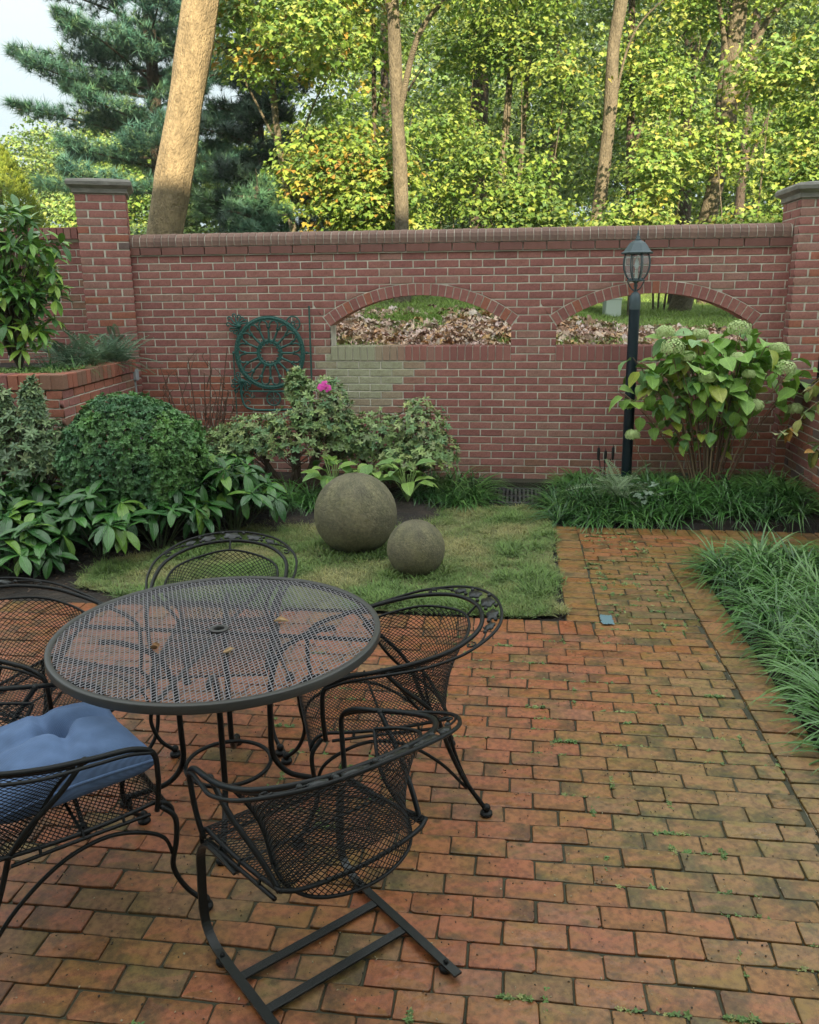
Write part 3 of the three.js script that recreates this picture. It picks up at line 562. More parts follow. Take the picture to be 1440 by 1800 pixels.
G.foot = mergeGeometries([ball(0.0165, 0, 0.034, 0, 10), lathe([[0, 0.001], [0.022, 0.001], [0.025, 0.008], [0.022, 0.018], [0.008, 0.022], [0, 0.022]], 12)]);
function seatFrame() {
  const a = []; for (const t of [0, 0.1, 0.25, 0.4, 0.55, 0.7, 0.8, 0.88, 0.95, 1]) { const p = seatTop(0.238, t); a.push([p.x, p.y - 0.004, p.z]); }
  const out = [tube(a, 0.0075, { seg: 40 }), tube(mirrorX(a), 0.0075, { seg: 40 })];
  const f = a[a.length - 1]; out.push(rod([-f[0], f[1], f[2]], f, 0.006)); out.push(tube([[-0.238, 0.414, -0.222], [-0.2, 0.406, -0.24], [0, 0.395, -0.255], [0.2, 0.406, -0.24], [0.238, 0.414, -0.222]], 0.0075));
  const b = [[0.246, 0.385, -0.2], [0.25, 0.39, 0.0], [0.25, 0.388, 0.2]]; out.push(tube(b, 0.0065), tube(mirrorX(b), 0.0065));
  for (const s of [-1, 1]) for (const z of [-0.12, 0, 0.12]) out.push(rod([s * 0.238, 0.412, z], [s * 0.25, 0.392, z], 0.005));
  out.push(rod([-0.236, 0.402, 0], [0.236, 0.402, 0], 0.005));
  return mergeGeometries(out);
}
G.seatFrame = seatFrame();
const stile = [[0.284, 0.66, 0.02], [0.276, 0.58, -0.05], [0.25, 0.48, -0.15], [0.232, 0.40, -0.205]];
const armPost = [[0.262, 0.51, 0.232], [0.258, 0.45, 0.228], [0.25, 0.392, 0.222]];
function chairTop(t) {
  part('seat_mesh', G.seatMesh, M.meshIron, t); part('back_mesh', G.backMesh, M.meshIron, t);
  part('seat_frame', G.seatFrame, M.iron, t); part('back_frame', G.backFrame, M.iron, t);
  part('arm_rail', G.armRail, M.iron, t); part('outer_rail', G.outerRail, M.iron, t);
  for (const s of [-1, 1]) { part('arm_post', tube(sideX(s)(armPost), 0.0088, { sides: 8 }), M.iron, t); part('back_stile', [tube(sideX(s)(stile), 0.0085, { sides: 8 }), ball(0.012, s * 0.286, 0.658, 0.02, 8)], M.iron, t); }
  for (const g of G.leaves) part('leaf_ornament', g, M.barIron, t);
  for (const g of G.scrolls) part('scroll', g, M.iron, t);
  part('berry_ornament', G.berries, M.barIron, t);
}
function chairLegs(t) {
  for (const s of [-1, 1]) {
    const f = [[0.245, 0.40, 0.235], [0.258, 0.355, 0.272], [0.256, 0.27, 0.272], [0.246, 0.17, 0.258], [0.256, 0.08, 0.292], [0.285, 0.03, 0.335]].map(p => [p[0] * s, p[1], p[2]]);
    const l = part('front_leg', tube(f, 0.0088, { sides: 8 }), M.iron, t); part('foot_glide', G.foot, M.iron, l).position.set(s * 0.287, 0, 0.338);
    const b = [[0.232, 0.41, -0.20], [0.232, 0.3, -0.235], [0.24, 0.15, -0.30], [0.262, 0.03, -0.375]].map(p => [p[0] * s, p[1], p[2]]);
    const b2 = [[0.19, 0.398, -0.243], [0.205, 0.28, -0.262], [0.235, 0.14, -0.31], [0.26, 0.04, -0.372]].map(p => [p[0] * s, p[1], p[2]]);
    const k = part('rear_leg', [tube(b, 0.0088, { sides: 8 }), tube(b2, 0.007)], M.iron, t); part('foot_glide', G.foot, M.iron, k).position.set(s * 0.264, 0, -0.38);
    part('side_stretcher', tube([[0.247, 0.21, 0.262], [0.25, 0.29, 0.235], [0.25, 0.345, 0.15], [0.248, 0.365, 0.06], [0.246, 0.34, -0.06], [0.24, 0.24, -0.2], [0.245, 0.12, -0.305]].map(p => [p[0] * s, p[1], p[2]]), 0.0066), M.iron, t);
  }
}
const facing = (fx, fz) => Math.atan2(fx, fz);
function chair(label, x, z, ry) { const t = thing('patio_chair', label, 'chair', [x, 0, z], ry, 'black wrought iron chairs round the mesh table'); chairTop(t); chairLegs(t); return t; }
chair('black iron mesh chair behind the table, its back to the lawn', -1.315, -3.44, facing(0.17, 0.98));
chair('black iron mesh armchair at the right of the table, nearest the path', -0.515, -2.935, facing(-0.93, 0.33));
chair('black iron mesh chair at the left edge, seen past the table rim', -1.82, -2.89, facing(0.96, 0.22));
chair('black iron mesh chair with a blue cushion on its seat', -1.405, -2.185, facing(0.72, -0.69));
{ // spring chair in front
  const t = thing('spring_chair', 'black mesh spring chair on a flat bar base, its rounded back to the viewer', 'chair', [-0.545, 0, -2.068], facing(-0.71, -0.70));
  const up = new THREE.Group(); chairTop(up); 
  // the seat hangs forward on its springs
  const a = 0.145, piv = V(0, 0.40, 0.22), rot = new THREE.Matrix4().makeTranslation(piv.x, piv.y, piv.z).multiply(new THREE.Matrix4().makeRotationX(a)).multiply(new THREE.Matrix4().makeTranslation(-piv.x, -piv.y, -piv.z));
  for (const c of [...up.children]) { c.geometry = c.geometry.clone().applyMatrix4(rot); t.add(c); }
  for (const s of [-1, 1]) {
    const x = 0.252 * s, pts = [[x, 0.408, 0.0], [x, 0.402, 0.12], [x, 0.385, 0.2], [x, 0.33, 0.247], [x, 0.24, 0.26], [x, 0.13, 0.265], [x, 0.066, 0.252], [x, 0.03, 0.205], [x, 0.022, 0.13], [x, 0.022, -0.1], [x, 0.022, -0.345]];
    const f = part('spring_leg', tube(pts, [0.0195, 0.0052], { sides: 4, seg: 60, up: [0, 1, 0], twist: Math.PI / 4 }), M.barIron, t);
    f.geometry = f.geometry.toNonIndexed(); f.geometry.computeVertexNormals();
    for (const z of [0.15, -0.29]) part('bolt', [ball(0.008, x, 0.028, z, 8), lathe([[0, 0], [0.02, 0], [0.022, 0.009], [0.018, 0.017], [0, 0.018]], 12, x, 0.0, z)], M.iron, f);
  }
  for (const z of [0.05, -0.10]) part('cross_bar', box(0.5, 0.009, 0.03, 0, 0.017, z, 0.002), M.barIron, t);
}
{ // table
  const t = thing('patio_table', 'round dark mesh patio table with an umbrella hole', 'table', [-1.087, 0, -2.828]);
  const cw = 0.0096, cl = 0.036, r = 0.592, n = Math.ceil(2 * r / cl), m = Math.ceil(2 * r / cw);
  const top = part('mesh_top', expanded((i, j) => ({ p: V((j - m / 2) * cw, 0.714, (i - n / 2) * cl), n: V(0, 1, 0) }), n, m, 0.0032, 0.002, (i, j) => { const d = Math.hypot((i - n / 2) * cl, (j - m / 2) * cw); return d < r && d > 0.024; }), M.tableIron, t);
  top.rotation.y = -0.06;
  part('rim', lathe([[0.588, 0.712], [0.590, 0.7195], [0.607, 0.720], [0.611, 0.716], [0.611, 0.69], [0.607, 0.686], [0.600, 0.688], [0.599, 0.71], [0.588, 0.712]], 96), M.rimIron, t);
  part('umbrella_ring', lathe([[0.02, 0.70], [0.02, 0.72], [0.024, 0.7235], [0.034, 0.7225], [0.037, 0.717], [0.026, 0.715], [0.025, 0.7]], 28), M.rimIron, t);
  part('cross_brace', [rod([-0.6, 0.703, -0.01], [0.6, 0.703, 0.01], 0.0085, 8), rod([-0.01, 0.701, 0.6], [0.01, 0.701, -0.6], 0.0085, 8)], M.iron, t);
  for (let k = 0; k < 4; k++) {
    const l = part('leg', tube([[0, 0.695, 0.44], [0, 0.685, 0.36], [0, 0.62, 0.235], [0, 0.5, 0.185], [0, 0.3, 0.172], [0, 0.16, 0.178], [0, 0.085, 0.235], [0, 0.055, 0.32], [0, 0.035, 0.40]], 0.0115, { sides: 8, seg: 48 }), M.iron, t);
    l.rotation.y = 0.26 + k * Math.PI / 2; part('foot_glide', G.foot, M.iron, l).position.set(0, 0, 0.405);
  }
  const ring = []; for (let i = 0; i < 24; i++) ring.push([0.165 * Math.sin(i / 24 * 6.2832), 0.15, 0.165 * Math.cos(i / 24 * 6.2832)]);
  part('ring_stretcher', tube(ring, 0.0085, { closed: true, seg: 72, sides: 8 }), M.iron, t);
}
// blue cushion, tufted in the middle
{
  const n = 48, pos = [], uv = [], idx = [], cush = (u, v, top) => {
    const e = Math.max(Math.abs(u), Math.abs(v)), c = 0.95 + 0.07 * (u * u * v * v) - 0.04 * (1 - Math.abs(u * v)) * (e ** 6), x = u * 0.232 * c, z = v * 0.232 * c;
    const edge = Math.pow(Math.max(0, 1 - Math.abs(u) ** 9), 0.36) * Math.pow(Math.max(0, 1 - Math.abs(v) ** 9), 0.36), dome = (1 - u * u * 0.9) * (1 - v * v * 0.9), r2 = u * u + v * v;
    const tuft = 0.085 * Math.exp(-r2 / 0.03), cr = 0.034 * Math.exp(-(((u - 0.07 * Math.sin(v * 4)) / 0.11) ** 2)) * clamp(1.05 - Math.abs(v)) + 0.034 * Math.exp(-(((v + 0.06 * Math.sin(u * 5)) / 0.11) ** 2)) * clamp(1.05 - Math.abs(u));
    const wr = 0.005 * Math.sin(u * 17 + v * 6 + 2 * Math.sin(v * 5)) * e * e * (1 - e) * 3 + 0.008 * (fbm(u * 3 + 9, v * 3, top ? 1 : 6, 3) - 0.5) + 0.003 * (fbm(u * 9, v * 9, 3, 3) - 0.5);
    return [x, 0.058 + (top ? edge * (0.045 + 0.05 * dome) - Math.min(0.105, tuft + cr) * edge + wr * edge : -edge * (0.04 + 0.015 * dome)), z];
  };
  for (const top of [1, 0]) { const b = pos.length / 3; for (let j = 0; j <= n; j++) for (let i = 0; i <= n; i++) { const s = t => Math.sin((t / n - 0.5) * Math.PI), p = cush(s(i), s(j), top); pos.push(...p); uv.push(p[0], p[2]); } for (let j = 0; j < n; j++) for (let i = 0; i < n; i++) { const a = b + j * (n + 1) + i, c = a + n + 1; top ? idx.push(a, c, a + 1, c, c + 1, a + 1) : idx.push(a, a + 1, c, c, a + 1, c + 1); } }
  const pipe = []; for (let i = 0; i < 64; i++) { const t = i / 16, k = Math.floor(t), f = (t - k) * 2 - 1, q = Math.sin(f * Math.PI / 2), [u, v] = k === 0 ? [q, -1] : k === 1 ? [1, q] : k === 2 ? [-q, 1] : [-1, -q]; pipe.push(cush(u, v, 1)); }
  const t = thing('seat_cushion', 'plump blue tufted cushion tilted on the front left chair', 'cushion', [-1.43, 0.425, -2.245], facing(0.72, -0.69) + 0.02);
  const mat = phy([0.115, 0.195, 0.36], { roughness: 0.9, map: T.fabric, sheen: 0.4, sheenRoughness: 0.5, bumpMap: T.fabric, bumpScale: 0.0006 });
  const g = new THREE.Group(); g.name = 'cover'; t.add(g);
  const body = part('cloth', geom(pos, uv, idx), mat, t); body.rotation.set(-0.03, 0, -0.03); body.position.y = -0.004; body.scale.y = 1.4;
  const pp = part('piping', tube(pipe, 0.0042, { closed: true, seg: 160 }), mat, t); pp.rotation.copy(body.rotation); pp.position.copy(body.position); pp.scale.copy(body.scale);
  t.remove(g);
}
// dry curled leaves on the table
{
  const curl = (seed) => { const r = mulberry(seed), pos = [], idx = []; const n = 10, m = 6; for (let j = 0; j <= n; j++) for (let i = 0; i <= m; i++) { const v = j / n, u = (i / m - 0.5) * 2, w = 0.016 * Math.sin(Math.PI * Math.min(0.97, v + 0.05)) , a = u * 1.9; pos.push(Math.sin(a) * w + 0.004 * Math.sin(v * 9), 0.012 - Math.cos(a) * w * 0.8 + 0.006 * Math.sin(v * 6 + seed) + 0.002 * (r() - 0.5), (v - 0.5) * 0.06); } for (let j = 0; j < n; j++) for (let i = 0; i < m; i++) { const a = j * (m + 1) + i, b = a + m + 1; idx.push(a, b, a + 1, b, b + 1, a + 1); } return geom(pos, null, idx); };
  [['small curled brown leaf on the left part of the table top', -1.247, -2.624, 0.6, [0.26, 0.15, 0.07], 1], ['pale tan dry leaf lying near the front of the table top', -0.975, -2.62, 2.2, [0.46, 0.34, 0.2], 0.75], ['tan curled leaf on the table top right of the umbrella hole', -0.866, -2.907, 1.6, [0.5, 0.36, 0.2], 0.95]].forEach(([l, x, z, ry, c, s], i) => { const m = solo('dry_leaf', curl(i + 3), phy(c, { side: THREE.DoubleSide, roughness: 0.85 }), l, 'leaf', 'dry leaves on the table'); m.position.set(x, 0.722, z); m.rotation.y = ry; m.scale.setScalar(s); });
}
// ------------------------------------------------------------------ stone spheres
function stoneBall(r, x, z, label, seed) {
  const g = new THREE.SphereGeometry(r, 96, 64), p = g.attributes.position, uv = g.attributes.uv;
  for (let i = 0; i < p.count; i++) { const v = V(p.getX(i), p.getY(i), p.getZ(i)), n = v.clone().normalize(), k = fbm(n.x * 9 + seed, n.y * 9, n.z * 9, 4), q = fbm(n.x * 40 + seed, n.y * 40, n.z * 40, 2); v.multiplyScalar(1 + 0.02 * (k - 0.5) - (q > 0.66 ? 0.012 * (q - 0.66) * 6 : 0)); p.setXYZ(i, v.x, v.y, v.z); uv.setXY(i, uv.getX(i) * 4, uv.getY(i) * 2); }
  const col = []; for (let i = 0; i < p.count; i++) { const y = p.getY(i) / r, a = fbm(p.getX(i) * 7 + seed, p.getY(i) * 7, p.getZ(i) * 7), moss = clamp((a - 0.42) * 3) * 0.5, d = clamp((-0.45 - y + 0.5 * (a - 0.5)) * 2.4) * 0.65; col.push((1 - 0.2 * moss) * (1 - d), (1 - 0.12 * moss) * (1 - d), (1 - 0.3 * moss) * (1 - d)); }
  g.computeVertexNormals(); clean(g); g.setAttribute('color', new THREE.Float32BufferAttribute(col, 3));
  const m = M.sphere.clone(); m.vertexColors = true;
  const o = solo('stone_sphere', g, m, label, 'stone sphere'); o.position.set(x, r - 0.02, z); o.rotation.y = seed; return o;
}
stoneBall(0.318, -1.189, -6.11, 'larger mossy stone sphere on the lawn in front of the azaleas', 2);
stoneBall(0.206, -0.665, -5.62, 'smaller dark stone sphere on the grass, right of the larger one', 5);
// ------------------------------------------------------------------ lamp post
{
  const t = thing('lamp_post', 'dark lamp post with a glass acorn lantern in front of the right arch', 'lamp post', [1.118, 0.08, -8.25], 0.2);
  t.rotation.z = 0.008;
  const pm = std([0.008, 0.02, 0.03], { roughness: 0.35, metalness: 0.2, bumpMap: T.iron, bumpScale: 0.0006 }), lm = std([0.06, 0.09, 0.1], { roughness: 0.5, metalness: 0.15, bumpMap: T.iron, bumpScale: 0.0008 });
  part('post', lathe([[0, -0.1], [0.05, -0.1], [0.05, 1.70], [0, 1.70]], 20), pm, t);
  part('post_cap', lathe([[0.052, 1.69], [0.053, 1.76], [0.05, 1.80], [0.036, 1.835], [0.02, 1.85], [0, 1.85]], 20), lm, t);
  part('stem', [lathe([[0.012, 1.84], [0.018, 1.86], [0.011, 1.885], [0.02, 1.905], [0.012, 1.925], [0.03, 1.94], [0.078, 1.946], [0.082, 1.955], [0.07, 1.96], [0, 1.958]], 16), ...[0, 1, 2, 3].map(k => { const a = k * Math.PI / 2 + 0.3; return tube([[0.016 * Math.cos(a), 1.862, 0.016 * Math.sin(a)], [0.04 * Math.cos(a), 1.88, 0.04 * Math.sin(a)], [0.066 * Math.cos(a), 1.925, 0.066 * Math.sin(a)], [0.076 * Math.cos(a), 1.95, 0.076 * Math.sin(a)]], 0.0055); })], lm, t);
  const prof = [[0.068, 1.962], [0.098, 2.0], [0.118, 2.05], [0.124, 2.10], [0.12, 2.15], [0.108, 2.185]];
  const sides = 8, glass = phy([0.86, 0.92, 0.93], { transmission: 0.93, thickness: 0, roughness: 0.12, ior: 1.5, side: THREE.DoubleSide });
  for (let k = 0; k < sides; k++) {
    const a0 = k / sides * Math.PI * 2, a1 = (k + 1) / sides * Math.PI * 2, pos = [], idx = [];
    prof.forEach(([r, y], i) => { pos.push(r * Math.cos(a0), y, r * Math.sin(a0), r * Math.cos(a1), y, r * Math.sin(a1)); if (i) { const q = i * 2; idx.push(q - 2, q, q - 1, q - 1, q, q + 1); } });
    const g = geom(pos, null, idx); part('pane', g, glass, t);
    part('rib', tube(prof.map(([r, y]) => [r * 1.01 * Math.cos(a0), y, r * 1.01 * Math.sin(a0)]), 0.0066, { sides: 5 }), lm, t);
  }
  part('lower_band', lathe([[0.07, 1.955], [0.076, 1.96], [0.073, 1.972], [0.066, 1.972]], 8), lm, t);
  part('roof', (() => { const g = new THREE.LatheGeometry([[0.1, 2.183], [0.15, 2.19], [0.153, 2.2], [0.13, 2.212], [0.105, 2.245], [0.075, 2.285], [0.045, 2.302], [0.025, 2.31], [0, 2.312]].map(p => new THREE.Vector2(...p)), 8).toNonIndexed(); g.computeVertexNormals(); return clean(g); })(), lm, t);
  part('finial', lathe([[0.022, 2.305], [0.03, 2.316], [0.016, 2.326], [0.018, 2.345], [0.008, 2.352], [0.012, 2.366], [0.005, 2.375], [0.007, 2.388], [0.0, 2.4]], 14), lm, t);
  part('candle_sleeve', lathe([[0.014, 1.96], [0.014, 2.05], [0, 2.05]], 10), std([0.6, 0.58, 0.5]), t);
  part('bulb', lathe([[0, 2.05], [0.013, 2.055], [0.021, 2.085], [0.017, 2.12], [0.006, 2.15], [0, 2.155]], 12), phy([0.9, 0.9, 0.88], { roughness: 0.15 }), t);
}
// ------------------------------------------------------------------ green iron wheel panel
{
  const t = thing('iron_wheel_panel', 'green cast iron rose window panel leaning on the brick wall', 'iron panel', [-2.52, 1.35, -8.53]);
  t.rotation.x = -0.012;
  const m = M.verdigris; const circ = (r, y = 0, x = 0, n = 40) => [...Array(n)].map((_, i) => [x + r * Math.cos(i / n * 6.28319), y + r * Math.sin(i / n * 6.28319), 0]);
  part('outer_ring', [tube(circ(0.352), [0.018, 0.009], { closed: true, seg: 96, sides: 8, up: [0, 0, 1] }), tube(circ(0.334), 0.006, { closed: true, seg: 96 }), tube(circ(0.371), 0.006, { closed: true, seg: 96 })], m, t);
  part('bead_row', [...Array(72)].map((_, i) => ball(0.0065, 0.353 * Math.cos(i / 72 * 6.28319), 0.353 * Math.sin(i / 72 * 6.28319), 0.01, 6)), m, t);
  part('hub_ring', [tube(circ(0.122), [0.014, 0.008], { closed: true, seg: 72, sides: 8, up: [0, 0, 1] }), tube(circ(0.136), 0.0045, { closed: true, seg: 72 }), tube(circ(0.104), 0.005, { closed: true, seg: 72 }), ...[...Array(16)].map((_, i) => { const a = (i + 0.5) / 16 * 6.28319; return ball(0.011, 0.096 * Math.cos(a), 0.096 * Math.sin(a), 0, 6); })], m, t);
  for (let k = 0; k < 16; k++) {
    const a = k / 16 * Math.PI * 2, ca = Math.cos(a), sa = Math.sin(a), at = (r, s, z = 0) => [ca * r - sa * s, sa * r + ca * s, z];
    const g = [tube([at(0.13, 0), at(0.2, 0), at(0.265, 0)], u => 0.013 - 0.003 * u, { sides: 8 }), tube([at(0.245, 0), at(0.268, 0)], u => 0.014 + 0.01 * u, { sides: 8 }), ball(0.012, ...at(0.152, 0), 8)];
    // arch from this bell to the next
    const hs = 0.275 * Math.tan(Math.PI / 16); g.push(tube([at(0.27, 0.012), at(0.292, 0.014), at(0.318, hs * 0.6), at(0.326, hs)].map(p => p), 0.009), tube([at(0.27, -0.012), at(0.292, -0.014), at(0.318, -hs * 0.6), at(0.326, -hs)], 0.009));
    part('spoke', g, m, t);
  }
  for (const [x, y] of [[0.262, 0.297], [0.268, -0.262]]) part('small_wheel', [tube(circ(0.07, y, x, 24), [0.009, 0.006], { closed: true, seg: 48, sides: 6, up: [0, 0, 1] }), tube(circ(0.018, y, x, 12), 0.006, { closed: true, seg: 24 }), ...[...Array(8)].map((_, i) => { const a = i / 8 * 6.283; return rod([x + 0.018 * Math.cos(a), y + 0.018 * Math.sin(a), 0], [x + 0.066 * Math.cos(a), y + 0.066 * Math.sin(a), 0], 0.0045); })], m, t);
  const curlAt = (cx, cy, r, a0, dir) => [...Array(9)].map((_, i) => { const q = a0 + dir * i / 8 * 4.6, rr = r * (1 - 0.55 * i / 8); return [cx + rr * Math.cos(q), cy + rr * Math.sin(q), 0]; });
  for (const [sx, sy, ox, oy] of [[-1, 1, -0.31, 0.275], [-1, -1, -0.305, -0.29]]) {
    const g = [];
    for (let k = 0; k < 9; k++) { const a = (k / 8 - 0.5) * 4.0, d = Math.atan2(sy, sx) + a, L = 0.1 + 0.025 * Math.cos(a * 2), ex = ox + L * Math.cos(d), ey = oy + L * Math.sin(d); if (Math.hypot(ex, ey) < 0.38) continue; g.push(tube([[ox, oy, 0.004], [(ox + ex) / 2 - 0.012 * Math.sin(d), (oy + ey) / 2 + 0.012 * Math.cos(d), 0.004], [ex, ey, 0]], u => 0.012 - 0.004 * u), tube(curlAt(ex - 0.02 * Math.sin(d), ey + 0.02 * Math.cos(d), 0.021, d - 1.57, 1), 0.0075)); }
    g.push(ball(0.028, ox, oy, 0.006, 8)); part('corner_scroll', g, m, t);
  }
  part('post', rod([0.432, 0.47, -0.012], [0.432, -1.25, -0.012], 0.0095, 8), m, t);
  part('post', rod([-0.392, 0.02, -0.012], [-0.392, -1.25, -0.012], 0.0075, 8), m, t);
  part('axle_stub', [rod([0.37, 0, 0], [0.43, 0, -0.006], 0.008, 8), ball(0.016, 0.392, 0, 0)], m, t);
  part('axle_stub', [rod([-0.37, 0, 0], [-0.395, 0, -0.006], 0.008, 8), ball(0.016, -0.385, 0, 0)], m, t);
  part('cross_rail', rod([-0.24, -0.395, 0], [0.43, -0.395, 0], 0.0095, 8), m, t);
  part('lower_frame', tube([[-0.33, -0.33, 0], [-0.322, -0.46, 0], [-0.29, -0.55, 0], [-0.22, -0.585, 0], [0.2, -0.585, 0], [0.43, -0.585, 0]], 0.0125, { sides: 8, seg: 40 }), m, t);
  part('small_wheel', [tube(circ(0.072, -0.47, 0.02, 24), [0.009, 0.006], { closed: true, seg: 48, sides: 6, up: [0, 0, 1] }), ...[...Array(8)].map((_, i) => { const a = i / 8 * 6.283; return rod([0.02 + 0.01 * Math.cos(a), -0.47 + 0.01 * Math.sin(a), 0], [0.02 + 0.068 * Math.cos(a), -0.47 + 0.068 * Math.sin(a), 0], 0.0045); })], m, t);
  for (const [x, y, a0, d] of [[-0.27, -0.45, 0, 1], [-0.255, -0.52, 3, -1], [-0.2, -0.44, 2, 1]]) part('scroll', tube(curlAt(x, y, 0.032, a0, d), 0.006), m, t);
}
{ // three dark spikes beside the lamp
  const t = thing('garden_stake', 'black ornament with three cattail spikes left of the lamp post', 'garden ornament', [0.905, 0.08, -8.34]);
  const m = std([0.012, 0.012, 0.012], { roughness: 0.7 });
  for (const [x, h, l] of [[-0.035, 0.36, -0.02], [0.012, 0.33, 0.0], [0.05, 0.365, 0.035]]) { part('stem', tube([[x * 0.4, -0.1, 0], [x * 0.8, 0.1, 0], [x + l * 0.4, h - 0.12, 0]], 0.005), m, t); part('cattail', lathe([[0, -0.135], [0.012, -0.125], [0.016, -0.06], [0.014, -0.01], [0.004, 0.0], [0.003, 0.02], [0, 0.022]], 10), m, t).position.set(x + l, h, 0); }
}
{ // a scrap of pale blue paper stuck to the bricks, and the pale utility box past the right arch
  const pos = [], idx = [], n = 10; for (let j = 0; j <= n; j++) for (let i = 0; i <= n; i++) { const u = i / n - 0.5, v = j / n - 0.5; pos.push(u * 0.06 * (1 + 0.3 * noise(j * 0.8, 3)) + 0.012 * noise(j, 7), 0.004 + 0.005 * noise(i * 0.7, j * 0.7, 4), v * 0.13 * (1 + 0.25 * noise(i * 0.8, 9))); } for (let j = 0; j < n; j++) for (let i = 0; i < n; i++) { const a = j * (n + 1) + i, b = a + n + 1; idx.push(a, b, a + 1, b, b + 1, a + 1); }
  const m = solo('paper_scrap', geom(pos, null, idx), phy([0.2, 0.33, 0.4], { side: THREE.DoubleSide, roughness: 0.6, map: T.brick }), 'small crumpled pale blue scrap lying on the path bricks', 'scrap'); m.position.set(0.585, 0.004, -4.85);
  const t = thing('utility_box', 'pale green utility box on the grass beyond the right arch', 'utility box', [1.63, landY(1.63, -15), -15], 0.2);
  t.scale.set(0.95, 0.72, 0.95); part('cabinet', box(0.29, 0.42, 0.22, 0, 0.19, 0, 0.02), std([0.52, 0.6, 0.52], { roughness: 0.6 }), t); part('lid', box(0.31, 0.04, 0.24, 0, 0.415, 0, 0.012), std([0.58, 0.66, 0.58], { roughness: 0.6 }), t);
}
// ------------------------------------------------------------------ the house behind the viewer, which shades the garden
{
  const t = thing('pale_house', 'two storey pale rendered house that the garden belongs to, behind the viewer', 'house', [1.0, 0, 1.45]);
  const bm = std([0.78, 0.76, 0.7], { map: T.fine, roughness: 0.9 }), wm = std([0.75, 0.74, 0.7], { roughness: 0.6 }), gm = std([0.04, 0.05, 0.06], { roughness: 0.08, metalness: 0.2 });
  part('wall', box(30, 6.4, 9, 0, 3.15, 4.5, 0.02), bm, t);  // unseen walls made pale to bounce sky light into the courtyard
  const sh = new THREE.Shape([[-0.5, 6.3], [4.5, 10.0], [9.5, 6.3]].map(p => new THREE.Vector2(...p))), rg = new THREE.ExtrudeGeometry(sh, { depth: 30.8, bevelEnabled: false }); rg.translate(0, 0, -15.4); rg.rotateY(-Math.PI / 2);
  part('roof', clean(rg), std([0.09, 0.09, 0.1], { roughness: 0.9, map: T.fine }), t);
  for (const y of [1.6, 4.6]) for (const x of [-11, -7.5, -4, 3, 6.5, 10]) { const w = part('window', box(1.3, 1.7, 0.08, x, y, -0.03, 0.01), wm, t); part('pane', box(1.1, 1.5, 0.02, x, y, -0.08, 0.002), gm, w); }
  const d = part('door', box(1.1, 2.2, 0.06, -1, 1.1, -0.03, 0.01), wm, t); part('pane', box(0.8, 1.7, 0.02, -1, 1.2, -0.07, 0.002), gm, d);
}

// ------------------------------------------------------------------ leaves
// a leaf lying along +z from its stalk at the origin, face up; fold lifts the edges, droop bends the tip down
function leafGeo(L, W, o = {}) {
  const { n = 6, fold = 0.25, droop = 0.25, peak = 0.45, tip = 1.4, wave = 0, base = 0.7, half = 1 } = o, pos = [], uv = [], idx = [], c = half * 2 + 1;
  for (let i = 0; i <= n; i++) {
    const t = i / n, w = t < peak ? Math.pow(Math.sin(t / peak * Math.PI / 2), base) : Math.pow(Math.cos((t - peak) / (1 - peak) * Math.PI / 2), 1 / tip), a = droop * t * 1.6, hw = W / 2 * (i === n ? 0.02 : i === 0 ? 0.06 : w);
    const z = L * (droop > 0.01 ? Math.sin(a) / (droop * 1.6) : t), y = L * (droop > 0.01 ? -(1 - Math.cos(a)) / (droop * 1.6) : 0);
    for (let k = 0; k < c; k++) { const s = (k - half) / half; pos.push(s * hw * Math.cos(fold), y + Math.abs(s) * hw * Math.sin(fold) + wave * W * Math.sin(t * 17 + s * 2) * Math.abs(s), z); uv.push(0.5 + s * 0.5 * w, t); }
  }
  for (let i = 0; i < n; i++) for (let k = 0; k < c - 1; k++) { const a = i * c + k, b = a + c; idx.push(a, b, a + 1, b, b + 1, a + 1); }
  return geom(pos, uv, idx);
}
function mapleLeaf(s) { // five lobes, a little cupped, hanging along +z
  const pts = [[0, 0], [0.16, -0.02], [0.42, 0.02], [0.36, 0.22], [0.55, 0.42], [0.3, 0.5], [0.26, 0.62], [0, 0.95], [-0.26, 0.62], [-0.3, 0.5], [-0.55, 0.42], [-0.36, 0.22], [-0.42, 0.02], [-0.16, -0.02]];
  const pos = [0, 0, 0.35 * s], idx = [], uv = [0.5, 0.4]; for (const [x, z] of pts) { pos.push(x * s, 0.18 * s * Math.abs(x) - 0.22 * s * z * z, z * s); uv.push(0.5 + x * 0.8, z); }
  for (let i = 1; i <= pts.length; i++) idx.push(0, i, i % pts.length + 1);
  return geom(pos, uv, idx);
}
const merged = (g, list) => mergeGeometries(list.map(([p, q, s]) => g.clone().applyMatrix4(new THREE.Matrix4().compose(V(...p), q, V(s, s, s)))));
const dirOf = (az, el) => V(Math.cos(el) * Math.sin(az), Math.sin(el), Math.cos(el) * Math.cos(az));
const jitterC = (c, k = 0.2) => { const g = 1 + R(-k, k); return [c[0] * g * R(0.9, 1.1), c[1] * g, c[2] * g * R(0.85, 1.15)]; };

